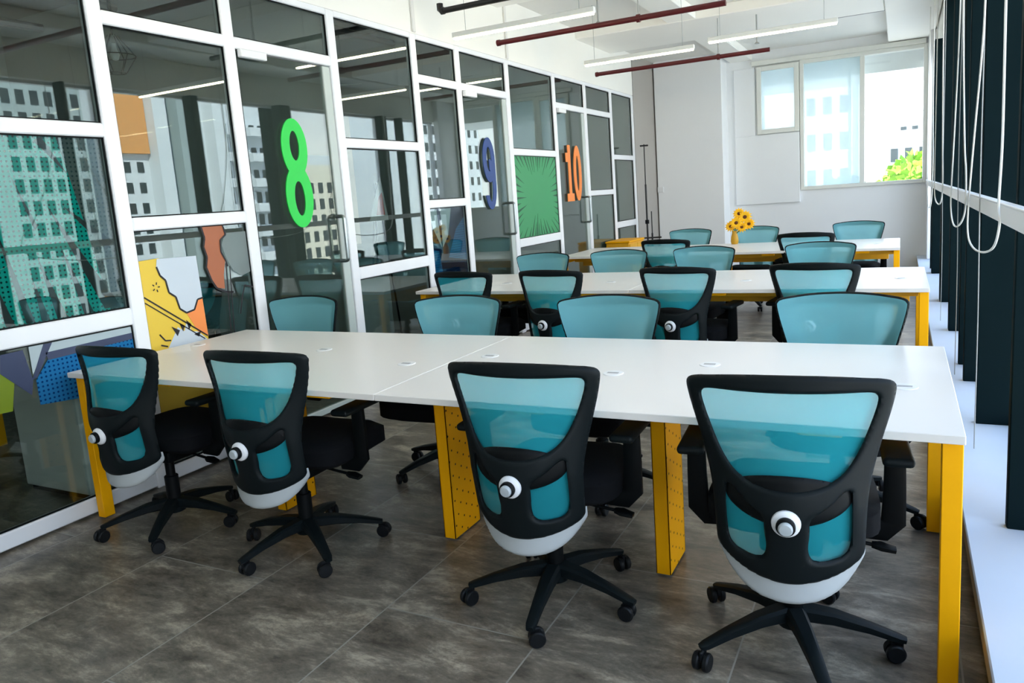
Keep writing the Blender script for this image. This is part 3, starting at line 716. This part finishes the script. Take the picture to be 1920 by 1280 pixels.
# paper sign on an easel-like stand in the second office
t = thing('paper_sign', 'small white triangular paper with a red print behind the pane right of door 8', 'sign', (-5.0, 6.45, 0))
b = B(); prism(b, [(-.15, 1.30), (.18, 1.30), (.10, 1.77)], 'x', -.004, 0); obj('sheet', b, 'paper_white', t, 0)
b = B(); prism(b, [(-.02, 1.36), (.12, 1.36), (.10, 1.6), (.04, 1.55)], 'x', .001, .003); obj('print', b, 'paper_red', t, 0)
b = B(); tube(b, [(-.02, -.15, 0), (-.02, .03, 1.70)], .01, 6); tube(b, [(-.02, .25, 0), (-.02, .05, 1.70)], .01, 6); tube(b, [(-.3, .05, 0), (-.02, .04, 1.70)], .01, 6); obj('easel', b, 'dark_plastic', t)

# ------------------------------------------------------------------ office chair
CH_OUT_H = [(0, .918), (.12, .914), (.20, .904), (.250, .897), (.272, .882), (.270, .85), (.258, .79), (.238, .71), (.217, .62), (.204, .54), (.200, .46), (.198, .38), (.196, .345), (.17, .318), (.10, .286), (0, .270)]
def mirror(H): return H + [(-x, z) for x, z in H[::-1] if abs(x) > 1e-6]
CH_OUT = chaikin(mirror(CH_OUT_H), 3)
WIN = chaikin(mirror([(0, .862), (.14, .862), (.205, .862), (.229, .852), (.222, .81), (.202, .745), (.178, .68), (.142, .620), (.085, .588), (0, .578)]), 3)
PK = [(.058, .50), (.10, .522), (.150, .575), (.163, .565), (.162, .42), (.155, .375), (.135, .355), (.075, .350), (.058, .365), (.052, .40), (.058, .44)]
PKR = chaikin(PK, 3); PKL = np.array([(-x, z) for x, z in PKR])
def zmap(z): return z + .10 * max(0, .915 - z)
def back_y(x, z):
    t = (.91 - z) / .62
    t = min(max(t, 0), 1.1); q = min(t / .65, 1); q = q * q * (3 - 2 * q)
    return -.25 - .05 * q + .03 * max(0, (t - .65) / .35) + (1.0 + 1.7 * q) * x * x
def fld_back(X, Z):
    return np.minimum(np.minimum(sdf_poly(X, Z, CH_OUT), -sdf_poly(X, Z, WIN)), np.minimum(-sdf_poly(X, Z, PKR), -sdf_poly(X, Z, PKL)))
def mk_map(off=0.0):
    return lambda x, z, t: (x, back_y(x, z) + off + t, zmap(z))
me_back = finish(plate(fld_back, -.285, .285, .27, .93, .0075, mk_map(), .012, .014), 60)
me_mesh = finish(plate(lambda X, Z: sdf_poly(X, Z, CH_OUT) - .009, -.285, .285, .27, .93, .015, mk_map(.0135), .0006), 60)
me_lumb = finish(plate(lambda X, Z: (1 - np.sqrt((X / .165) ** 2 + ((Z - .545) / .078) ** 2)) * .078, -.18, .18, .45, .64, .010, lambda x, z, t: (x, back_y(x, z) + .004 + t, zmap(z)), .006, .012), 60)
def fld_trim(X, Z):
    lo = .206 + 1.2 * X ** 2 + 55 * X ** 4; hi = .295 + 2.2 * X ** 2
    return np.minimum(np.minimum(Z - lo, hi - Z) * .8, .198 - np.abs(X))
me_trim = finish(plate(fld_trim, -.21, .21, .20, .42, .008, lambda x, z, t: (x, back_y(x, max(z, .3)) + .010 + t, zmap(z)), .011, .012), 60)
def build_chair():
    t = thing('office_chair', 'mesh back office chair', 'office chair')
    Z_ = .012
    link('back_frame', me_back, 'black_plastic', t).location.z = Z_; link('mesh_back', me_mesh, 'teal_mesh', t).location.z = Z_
    link('lumbar_support', me_lumb, 'dark_plastic', t).location.z = Z_; link('lower_trim', me_trim, 'grey_trim', t).location.z = Z_
    yk = back_y(0, .485)
    M = Matrix.Translation((0, yk - .006, .543)) @ Matrix.Rotation(PI / 2 + .05, 4, 'X')
    k = obj('lumbar_knob', lathe(B(), [(0, 0), (.036, 0), (.038, .004), (.037, .012), (.028, .020), (.022, .021), (0, .021)], 28, M), 'knob_white', t)
    obj('knob_ring', lathe(B(), [(.0, .018), (.024, .018), (.025, .024), (.025, .032), (.022, .036), (0, .036)], 24, M), 'dark_plastic', k)
    obj('knob_cap', lathe(B(), [(0, .034), (.0185, .034), (.019, .042), (.015, .047), (0, .048)], 24, M), 'knob_grey', k)
    b = B(); sweep(b, [(0, -.235, .360), (0, -.20, .360), (0, -.10, .370), (0, .05, .385)], [(.045, .012)] * 4); obj('back_bracket', b, 'dark_plastic', t)
    # cushion
    s = B(); bmesh.ops.create_cube(s, size=1)
    bmesh.ops.subdivide_edges(s, edges=list(s.edges), cuts=9, use_grid_fill=True)
    for v in s.verts:
        x, y, z = v.co * 2
        n = (abs(x) ** 5 + abs(y) ** 5) ** .2; m_ = max(abs(x), abs(y)); f = m_ / n if n > 1e-6 else 1
        x, y = x * f, y * f; ed = (1 - min(1, max(0, (1 - n * f if False else 1 - m_) / .35))) ** 2
        zz = .436 + z * (.064 - .036 * ed) + (.012 * x * x if z > 0 else 0) - (.02 * max(0, y) ** 3)
        v.co = Vector((x * .245 * (1 - .04 * y), .140 + y * .225, zz))
    obj('seat', s, 'black_fabric', t, 80)
    b = B(); box(b, -.09, .09, -.07, .14, .335, .392, .012); box(b, -.16, .16, .0, .05, .375, .395, .004, 1); obj('seat_mechanism', b, 'dark_plastic', t)
    b = B(); tube(b, [(.08, .04, .36), (.20, .03, .350), (.235, .03, .345)], .006, 8); sweep(b, [(.225, .03, .346), (.25, .03, .343), (.29, .03, .335)], [(.010, .008), (.022, .009), (.016, .007)]); obj('tilt_lever', b, 'dark_plastic', t)
    for sx in (-1, 1):
        b = B(); sweep(b, [(sx * .18, .06, .388), (sx * .262, .06, .385), (sx * .285, .06, .41), (sx * .288, .06, .52), (sx * .288, .06, .625)], [(.035, .010), (.035, .010), (.034, .011), (.030, .012), (.028, .012)], up=(0, 1, 0))
        a = obj('armrest', b, 'dark_plastic', t)
        b = B(); box(b, sx * .288 - .042, sx * .288 + .042, -.065, .185, .622, .650, .013, 3); obj('arm_pad', b, 'black_plastic', a)
    b = B(); cyl(b, (0, 0, .10), .031, .15, n=18, bev=.003); cyl(b, (0, 0, .24), .021, .11, n=14); obj('gas_lift', b, 'dark_plastic', t)
    base = bpy.data.objects.new('star_base', None); COL.objects.link(base); base.parent = t
    b = B(); lathe(b, [(0, .075), (.045, .075), (.05, .085), (.047, .128), (.035, .14), (0, .14)], 20)
    for k in range(5):
        a = k * 2 * PI / 5; c, s_ = math.cos(a), math.sin(a)
        sweep(b, [(.03 * c, .03 * s_, .118), (.12 * c, .12 * s_, .112), (.22 * c, .22 * s_, .092), (.30 * c, .30 * s_, .070), (.318 * c, .318 * s_, .066)], [(.030, .024), (.025, .020), (.020, .014), (.017, .010), (.012, .008)])
    st = link('star_base', finish(b), 'black_plastic', t); bpy.data.objects.remove(base)
    for k in range(5):
        a = k * 2 * PI / 5; c, s_ = math.cos(a), math.sin(a); b = B()
        R = Matrix.Translation((.305 * c, .305 * s_, 0)) @ Matrix.Rotation(a + .7 + k * 1.3, 4, 'Z') @ Matrix.Translation((.018, 0, 0))
        for sy in (-1, 1):
            lathe(b, [(0, 0), (.024, 0), (.028, .004), (.028, .014), (.024, .019), (0, .019)], 20, R @ Matrix.Translation((0, sy * .006 + (0 if sy > 0 else -.0), .0285)) @ Matrix.Rotation(-sy * PI / 2, 4, 'X'))
        box(b, -.024, .014, -.006, .006, .030, .064, .004, 1, R); w_ = obj('caster', b, 'caster_black', st)
        b = B()
        for sy in (-1, 1): lathe(b, [(0, 0), (.013, 0), (.011, .003), (0, .003)], 14, R @ Matrix.Translation((0, sy * .025, .0285)) @ Matrix.Rotation(-sy * PI / 2, 4, 'X'))
        obj('wheel_hub', b, 'caster_hub', w_) if False else b.free()
    return t, st
HUB1 = (-3.10, 2.23)
proto, _ = build_chair()
used = [False]
def chair(x, y, rz, label, group, base=.0):
    """x,y = hub on the floor; rz = turn from facing +y"""
    o = proto if not used[0] else copy_tree(proto); used[0] = True
    o.location = (x, y, 0); o.rotation_euler = (0, 0, rz); o['label'] = label; o['group'] = group
    for ch in o.children:
        if ch.name.startswith('star_base'): ch.rotation_euler = (0, 0, base - rz)
    return o
def by_back(xt, yt, rz, label, group, base=.3):
    """place by the top middle of the back"""
    d = .215; return chair(xt - d * math.sin(rz), yt + d * math.cos(rz), rz, label, group, base)
G = 'chairs along the near side of the front desk'
by_back(HUB1[0], HUB1[1] - .215, 0, 'teal mesh chair at the near left corner of the front desk', G, -2.249)
by_back(-2.285, 2.04, math.radians(2), 'second teal mesh chair from the left on the near side of the front desk', G, 4.459 - 4 * PI / 5)
by_back(-1.095, 2.03, math.radians(2), 'teal mesh chair in the centre foreground, between two perforated yellow legs', G, 3.597)
by_back(-.272, 2.02, math.radians(5), 'largest teal mesh chair in the right foreground, beside the yellow end leg', G, 3.867)
G = 'chairs along the far side of the front desk'
for x, y, r_, lb in [(-3.295, 3.46, 181, 'teal mesh chair facing the viewer across the front desk, leftmost, before door 8'), (-2.18, 3.46, 183, 'teal mesh chair facing the viewer across the front desk, second from the left'),
                     (-1.30, 3.46, 181, 'teal mesh chair facing the viewer across the front desk, third from the left'), (-.235, 3.50, 180, 'widest teal mesh chair facing the viewer across the front desk, at its right end')]:
    by_back(x, y, math.radians(r_), lb, G, random.uniform(0, 1.2))
G = 'chairs along the near side of the middle desk'
for x, y, r_, lb in [(-2.965, 4.73, -5, 'black-framed chair turned away, leftmost at the middle desk'), (-2.235, 4.72, -8, 'black-framed chair turned away, second from the left, middle desk'),
                     (-1.33, 4.76, -8, 'black-framed chair turned away, third from the left, middle desk'), (-.485, 4.83, -6, 'black-framed chair turned away, rightmost at the middle desk')]:
    by_back(x, y, math.radians(r_), lb, G, random.uniform(0, 1.2))
G = 'chairs along the far side of the middle desk'
for x, y, r_, lb in [(-2.925, 6.15, 178, 'pale teal chair back beyond the middle desk, leftmost'), (-2.225, 6.24, 177, 'pale teal chair back beyond the middle desk, second from the left'),
                     (-1.49, 6.32, 174, 'pale teal chair back beyond the middle desk, third from the left'), (-.575, 6.38, 176, 'pale teal chair back beyond the middle desk, rightmost')]:
    by_back(x, y, math.radians(r_), lb, G, random.uniform(0, 1.2))
G = 'chairs along the near side of the rear desk'
for x, y, r_, lb in [(-2.16, 7.38, -8, 'small black-framed chair turned away at the rear desk, left one'), (-.83, 7.60, -6, 'small black-framed chair turned away at the rear desk, right one')]:
    by_back(x, y, math.radians(r_), lb, G, random.uniform(0, 1.2))
G = 'chairs along the far side of the rear desk'
for x, y, r_, lb in [(-2.28, 9.00, 172, 'small pale teal chair back beyond the rear desk, leftmost, before the pillar'), (-1.51, 8.98, 174, 'small pale teal chair back beyond the rear desk, beside the sunflowers'),
                     (-.42, 9.12, 174, 'small pale teal chair back beyond the rear desk, at its right end')]:
    by_back(x, y, math.radians(r_), lb, G, random.uniform(0, 1.2))
G = 'chairs inside the glazed offices'
chair(-4.75, 3.55, math.radians(40), 'dark chair seen dimly through the glass of door 8', G, .2)
chair(-5.3, 5.15+1.0-2.2+.55, math.radians(0), 'teal chair seen dimly through the glass of door 9', G, .5)

# ------------------------------------------------------------------ bench desks
def bench(x0, x1, y0, y1, label, midx, groms):
    t = thing('bench_desk', label, 'desk', ((x0 + x1) / 2, (y0 + y1) / 2, 0), 0, 'white bench desks on yellow frames')
    cx_, cy_ = (x0 + x1) / 2, (y0 + y1) / 2
    L = lambda bm: (bmesh.ops.translate(bm, vec=(-cx_, -cy_, 0), verts=bm.verts), bm)[1]
    xm = x0 + (x1 - x0) * .493
    for a, b in ((x0, xm - .001), (xm + .001, x1)):
        obj('tabletop', L(box(B(), a, b, y0, y1, .726, .751, .002, 1)), 'table_white', t, 0)
    # end frames (thin portal legs)
    for ex in (x0 + .03, x1 - .053):
        for yy in (y0 + .02, y1 - .075):
            obj('leg', L(box(B(), ex, ex + .05, yy, yy + .055, 0.008, .725, .002, 1)), 'yellow_steel', t, 0)
        obj('end_rail', L(box(B(), ex + .005, ex + .045, y0 + .075, y1 - .075, .675, .725, .002, 1)), 'yellow_steel', t, 0)
    # inner perforated cable legs
    for mxx in midx:
        b = B(); w_ = .055; ya, yb_ = cy_ - .18, cy_ + .03
        box(b, mxx, mxx + w_, ya, ya + .004, .008, .69); box(b, mxx, mxx + w_, yb_ - .004, yb_, .008, .69)
        # perforated side sheet on both sides
        box(b, mxx, mxx + .003, ya, yb_, .008, .69); box(b, mxx + w_ - .003, mxx + w_, ya, yb_, .008, .69)
        obj('leg', L(b), 'yellow_perforated', t, 0)
    # beams and cable tray
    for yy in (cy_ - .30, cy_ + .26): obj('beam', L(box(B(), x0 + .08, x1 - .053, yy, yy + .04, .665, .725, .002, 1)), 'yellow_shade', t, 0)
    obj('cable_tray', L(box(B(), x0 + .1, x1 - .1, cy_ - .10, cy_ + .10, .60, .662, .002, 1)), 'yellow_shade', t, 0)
    n = 5; 
    for k in range(1, n):
        xx = x0 + (x1 - x0) * (k - .5) / (n - 1) + .05
        obj('bracket', L(box(B(), xx, xx + .12, y0 + .06, y0 + .10, .700, .7255, .002, 1)), 'yellow_steel', t, 0)
    for gx, gy in groms:
        g = obj('cable_grommet', lathe(B(), [(0, .7545), (.030, .7545), (.0385, .7535), (.040, .7512), (0, .7512)], 28, Matrix.Translation((gx - cx_, gy - cy_, 0))), 'grommet_white', t)
        obj('grommet_slot', L(box(B(), gx - .022, gx + .022, gy - .012, gy + .006, .7546, .7552)), 'grommet_slot', g, 0)
    return t
bench(-3.61, .156, 2.13, 3.25, 'long front white desk on yellow frames, nearest the viewer', [-2.73, -1.757, -.812],
      [(-2.9, 2.6), (-1.94, 2.6), (-.978, 2.6), (.016, 2.6), (-3.5, 2.8), (-2.588, 2.8), (-1.631, 2.8), (-.655, 2.8)])
bench(-3.50, .155, 4.90, 6.02, 'middle white desk on yellow frames, second row', [-2.65, -1.70, -.75], [(-2.9, 5.35), (-1.996, 5.35), (-.98, 5.35), (.005, 5.38), (-2.5, 5.56), (-1.6, 5.56), (-.65, 5.56)])
bench(-3.45, -.005, 7.62, 8.76, 'rear white desk on yellow frames, third row below the window', [-2.6, -1.7, -.8], [(-2.9, 8.1), (-1.9, 8.1), (-1.0, 8.1), (-.2, 8.1)])
# small desk inside first office
t = thing('office_desk', 'small desk with yellow legs in the office behind the leftmost pane', 'desk', (-6.1, 2.2, 0))
obj('tabletop', box(B(), -.6, .6, -.6, .6, .726, .751, .002, 1), 'table_white', t, 0)
for sx in (-.58, .53):
    for sy in (-.58, .53): obj('leg', box(B(), sx, sx + .05, sy, sy + .05, 0, .725), 'yellow_steel', t, 0)
t = thing('office_desk', 'small desk with yellow legs in the office behind door 9', 'desk', (-5.6, 5.55, 0))
obj('tabletop', box(B(), -.9, .6, -.35, .35, .726, .751, .002, 1), 'table_white', t, 0)
for sx in (-.88, .53):
    for sy in (-.33, .28): obj('leg', box(B(), sx, sx + .05, sy, sy + .05, 0, .725), 'yellow_steel', t, 0)

# ------------------------------------------------------------------ yellow low cabinet and stands in the far left corner
t = thing('low_cabinet', 'low yellow cabinet beside the glass in the far left corner', 'cabinet', (-3.37, 10.0, 0))
obj('body', box(B(), -.25, .08, -.40, .25, .05, .74, .006, 1), 'yellow_shade', t); obj('top_board', box(B(), -.255, .09, -.41, .26, .741, .765, .003, 1), 'yellow_steel', t)
obj('plinth', box(B(), -.22, .06, -.38, .23, 0, .05), 'dark_plastic', t)
for a in (-.39, -.07): dd = obj('cabinet_door', box(B(), .081, .095, a, a + .31, .07, .72, .003, 1), 'yellow_shade', t); obj('door_knob', cyl(B(), (.096, a + .27, .4), .012, .02, 'X', 12), 'steel', dd)
def stand(x, y, h_, label, bar_):
    t = thing('tripod_stand', label, 'stand', (x, y, 0), .3, 'black stands in the far left corner')
    obj('pole', tube(B(), [(0, 0, .18), (0, 0, h_ * .72)], .014, 10), 'black_pipe', t)
    obj('upper_pole', tube(B(), [(0, 0, h_ * .70), (0, 0, h_)], .008, 8), 'black_pipe', t)
    obj('clamp', cyl(B(), (0, 0, h_ * .44), .03, .06, n=14, bev=.005), 'dark_plastic', t)
    for k in range(3):
        a = k * 2 * PI / 3 + .4; obj('leg', tube(B(), [(0, 0, .42), (.15 * math.cos(a) * .6, .15 * math.sin(a) * .6, .19), (.15 * math.cos(a), .15 * math.sin(a), .012)], .010, 8), 'black_pipe', t)
    zb, hw = bar_; obj('cross_bar', tube(B(), [(-hw, 0, zb), (hw, 0, zb)], .012, 8), 'black_pipe', t)
stand(-3.43, 10.90, 2.10, 'tall black tripod stand in the far left corner', (2.08, .06)); stand(-3.235, 10.50, 1.12, 'short black tripod stand with a cross bar, right of the tall one', (.74, .13))

# sunflowers in a vase on the rear desk
t = thing('flower_vase', 'bunch of yellow sunflowers in a slim vase at the far edge of the rear desk', 'flowers', (-1.70, 8.66, .7515))
obj('vase', lathe(B(), [(0, 0), (.035, 0), (.045, .03), (.04, .08), (.026, .13), (.030, .15), (.026, .15), (.022, .13), (0, .12)], 20), 'vase', t)
for k, (dx, dy, dz, sz) in enumerate([(.12, 0, .30, .085), (.05, .03, .34, .075), (.03, -.04, .24, .08), (.16, .02, .22, .075), (-.04, .0, .20, .07), (.09, -.03, .19, .07)]):
    st = obj('stem', tube(B(), [(0, 0, .10), (dx * .4, dy * .4, dz * .7), (dx, dy, dz)], .004, 6), 'stem_green', t)
    b = B(); Rm = Matrix.Translation((dx, dy, dz)) @ Matrix.Rotation(PI / 2 * .75, 4, 'X') @ Matrix.Rotation(k * .7, 4, 'Z')
    for ring_, ln in ((0, 1.0), (.2, .75)):
        for i in range(13):
            a = 2 * PI * i / 13 + ring_; R = Rm @ Matrix.Rotation(a, 4, 'Z')
            P = [(sz * .2, 0, .004), (sz * .6 * ln, sz * .17, .012), (sz * ln, 0, .0 + ring_ * .06), (sz * .6 * ln, -sz * .17, .012)]
            A = [b.verts.new(R @ Vector(p)) for p in P]; C = [b.verts.new(R @ (Vector(p) + Vector((0, 0, .0015)))) for p in P]
            b.faces.new(A[::-1]); b.faces.new(C)
            for q in range(4): b.faces.new([A[q], A[(q + 1) % 4], C[(q + 1) % 4], C[q]])
    fl = obj('petals', b, 'petal', st, 0); obj('seed_head', lathe(B(), [(0, .014), (sz * .2, .012), (sz * .3, .004), (sz * .28, 0), (0, 0)], 16, Rm), 'seed_brown', st)

# ------------------------------------------------------------------ lamps, pipes
def tube_lamp(x0, x1, y, z, label):
    t = thing('tube_lamp', label, 'ceiling lamp', ((x0 + x1) / 2, y, z), 0, 'suspended linear lamps'); h = (x1 - x0) / 2
    obj('housing', box(B(), -h, h, -.022, .022, .012, .055, .005, 1), 'lamp_body', t); obj('diffuser', box(B(), -h + .01, h - .01, -.012, .012, -.004, .0125, .003, 1), 'lamp_glow', t)
    zt = (3.30 if 8.8 < y < 10.2 or 5.5 < y < 7 or 2.2 < y < 3.4 else ZC) - z
    for sx in (-h * .8, h * .8): obj('suspension_wire', tube(B(), [(sx, 0, .058), (sx, 0, zt + .02)], .0022, 6), 'wire_grey', t)
tube_lamp(-3.42, -2.13, 5.67, 2.80, 'linear lamp high over the left half of the middle desk')
tube_lamp(-1.25, .15, 5.67, 2.80, 'linear lamp above the right half of the middle desk, seen only mirrored in the glass')
tube_lamp(-3.14, -1.92, 7.95, 2.82, 'linear lamp over the rear desk, left one')
tube_lamp(-1.78, -.55, 7.95, 2.86, 'linear lamp over the rear desk, right one before the window')
tube_lamp(-3.3, -2.0, 2.75, 2.80, 'linear lamp above the left half of the front desk, seen only mirrored in the glass'); tube_lamp(-1.25, .05, 2.75, 2.80, 'linear lamp above the right half of the front desk, above the frame')
def pipe(x0, x1, y, z, m, label, drops, elbow=None):
    t = thing('sprinkler_pipe', label, 'pipe', (0, y, z), 0, 'pipes below the ceiling')
    obj('pipe', tube(B(), [(x0, 0, 0), (x1, 0, 0)], .024, 12), m, t); obj('pipe_cap', cyl(B(), (x0 - .012, 0, 0), .029, .03, 'X', 14), m, t)
    for dx in drops:
        h_ = obj('pipe_hanger', cyl(B(), (dx - .015, 0, 0), .034, .03, 'X', 14), m, t); obj('hanger_rod', tube(B(), [(dx, 0, .03), (dx, 0, (3.31 if (8.8 < y < 10.2 or 5.5 < y < 7) else ZC + .005) - z)], .005, 6), 'wire_grey', h_)
    if elbow: obj('elbow', tube(B(), [(x0, 0, 0), (x0 - .02, 0, .015), (x0 - .02, 0, .06)], .027, 12), m, t)
pipe(-3.40, -1.29, 6.45, 2.886, 'red_pipe', 'dark red sprinkler pipe nearer the viewer, upper one in the photo', [-2.03])
pipe(-3.40, -1.33, 9.0, 2.885, 'red_pipe', 'dark red sprinkler pipe farther away, above the rear desk', [-1.9])
pipe(-3.40, -1.2, 5.5, 3.0, 'black_pipe', 'black pipe with a turned-up end at the top edge of the photo', [-1.8], True)
pipe(-3.40, -.5, 3.9, 2.95, 'red_pipe', 'dark red pipe above the viewer, seen mirrored in the glass', [-2.0])
o = obj('ceiling_strip', box(B(), -1.45, -.19, 10.17, 10.20, 3.325, 3.36), 'black_pipe'); tag(o, 'thin black strip along the edge of the grey ceiling bay', 'ceiling rail')  # dark line at the bay's near edge, modelled as a thin black strip
for k, (x, y) in enumerate([(-2.75, 7.4), (-1.35, 7.1), (-1.5, 9.2), (-.9, 7.6)]):
    zt = 3.32 if 8.9 < y < 10.15 else ZC
    b = B(); tube(b, [(0, 0, zt - .30), (0, 0, zt + .001)], .008, 8); lathe(b, [(0, zt - .32), (.03, zt - .32), (.01, zt - .30), (0, zt - .29)], 12)
    o = obj('ceiling_sprinkler', b, 'wire_grey'); o.location = (x, y, 0); tag(o, ['small ceiling sprinkler nearest the glazed wall', 'small ceiling sprinkler right of the red pipe end', 'small ceiling sprinkler above the far red pipe', 'small ceiling sprinkler above the right linear lamp'][k], 'sprinkler', 'small ceiling sprinklers')

# ------------------------------------------------------------------ outside
struct('ground', box(B(), -60, 200, -60, 200, -10.2, -10), 'ground')
SX = 60.0; K = (7.3 + SX) / 32.3     # facades stand 60 m away
wmesh = finish(box(B(), -.05, .05, -.5, .5, -.6, .6), 0); wmesh.materials.append(MATS['city_window'])
def building(name, label, x, y0, y1, top, m, dep=14, nw=5, nf=6, zb=-10, wy=1.0, wz=1.3, z0=-6, group='city blocks across from the window', skip=()):
    t = thing(name, label, 'building', (x, (y0 + y1) / 2, -10), 0, group); W = y1 - y0
    obj('wall', box(B(), 0, dep, -W / 2, W / 2, 0, top + 10), m, t, 0)
    dz = (top + 10 - 4) / nf
    for i in range(nw):
        for j in range(nf):
            if (i, j) in skip: continue
            o = bpy.data.objects.new('window', wmesh); COL.objects.link(o); o.parent = t; o.scale = (1, wy, wz); o.location = (0, -W / 2 + W * (i + .5) / nw, 3.0 + dz * j)
    return t
A = building('apartment_block', 'tall white apartment block mirrored in the panes around door 8', SX, 46.5, 61, 20, 'city_white', nw=10, nf=13, wy=.7, wz=.85)
for k, (yy, z1) in enumerate([(-2.6, 28), (.2, 30), (4.6, 29)]): obj('bay', box(B(), -1.6, 0, yy, yy + 1.5, 0, z1), 'city_white' if k != 1 else 'city_grey', A, 0)
obj('wood_panel', box(B(), -.5, -.01, -6.0, -2.7, 18.3, 27), 'city_orange', A, 0)
D = building('apartment_block', 'stepped white apartment block with balconies mirrored left of the green 8', SX + 4, 62.5, 71, 15.5, 'city_white', nw=6, nf=8, wy=.8, wz=1.1)
for j in range(7):
    for yy in (-3.9, .3): bl = obj('balcony', box(B(), -1.7, 0, yy, yy + 3.2, 3.0 + j * 3.0, 4.0 + j * 3.0), 'city_white', D, 0)
building('tower_block', 'grey green tower block mirrored in the leftmost pane', SX - 6, 34.5, 41, 18, 'city_grey', nw=6, nf=14, wy=.6, wz=.9)
building('apartment_block', 'low cream block mirrored behind the green 8', SX + 12, 76, 92, 8.5, 'city_cream', nw=8, nf=6)
building('apartment_block', 'pale block mirrored in the pane right of door 8', SX + 22, 95, 107, 11, 'city_white', nw=6, nf=7)
building('apartment_block', 'tall pale block mirrored in the panes beside door 9', SX + 10, 112, 135, 19, 'city_white', nw=9, nf=8)
building('tower_block', 'tall grey block mirrored at the far left', SX + 30, 20, 33, 24, 'city_white', nw=6, nf=12)
# view through the far window
G2 = 'buildings beyond the far window'
def building_y(label, x0, x1, y, z1, m, nw, nf):
    t = thing('distant_building', label, 'building', ((x0 + x1) / 2, y, -10), 0, G2); W = x1 - x0
    obj('wall', box(B(), -W / 2, W / 2, 0, 8, 0, z1 + 10), m, t, 0)
    for i in range(nw):
        for j in range(nf):
            o = bpy.data.objects.new('window', wmesh); COL.objects.link(o); o.parent = t; o.rotation_euler = (0, 0, PI / 2); o.scale = (1, W / nw * .5, 1.0)
            o.location = (-W / 2 + W * (i + .5) / nw, 0, z1 + 10 - 2.2 - 2.6 * j)
building_y('pale tower through the left half of the far window', -6.6, -3.2, 60, 14, 'city_white', 3, 6)
building_y('low white building through the right half of the far window', -1.2, 3.5, 78, 5.2, 'city_grey', 4, 3)
building_y('small pale building behind the low one through the far window', -.4, 3.0, 95, 8.0, 'city_grey', 3, 2)
def tree(x, y, z, r_, m, label):
    t = thing('tree', label, 'tree', (x, y, -10), 0, 'trees beyond the far window')
    obj('trunk', tube(B(), [(0, 0, 0), (.1, 0, (z + 10) * .6), (0, 0, z + 10)], [.3, .22, .1], 8), 'bark', t)
    b = B(); rng = random.Random(int(x * 10 + y))
    for k in range(420):
        a, c = rng.uniform(0, 2 * PI), rng.uniform(-1, 1); q = r_ * rng.uniform(.55, 1.05); s = math.sqrt(1 - c * c); p = Vector((q * s * math.cos(a), q * s * math.sin(a), z + 10 + q * c * .75)); d = r_ * .12
        R = Matrix.Rotation(rng.uniform(0, 6), 3, Vector((rng.random(), rng.random(), rng.random())).normalized())
        P = [p + R @ Vector(v) * d for v in ((-1, -.6, 0), (1, -.6, .1), (.9, .7, 0), (-.8, .8, .1))]; b.faces.new([b.verts.new(v) for v in P])
    bmesh.ops.create_icosphere(b, subdivisions=2, radius=r_ * .7, matrix=Matrix.Translation((0, 0, z + 10)))
    obj('crown', b, m, t, 0)
tree(.9, 50, 1.0, 2.0, 'leaf', 'light green tree through the right half of the far window'); tree(-3.2, 51, .3, 1.6, 'leaf_dark', 'dark tree through the middle of the far window')
tree(2.4, 58, .9, 2.6, 'leaf', 'light green tree at the right edge of the far window'); tree(-7.5, 44, -.2, 2.0, 'leaf_dark', 'dark tree before the pale tower')
# balcony slab outside the far window
struct('balcony_soffit', box(B(), -2.6, .9, YF + .25, 14.1, 2.93, 3.5), 'white_paint_cool')
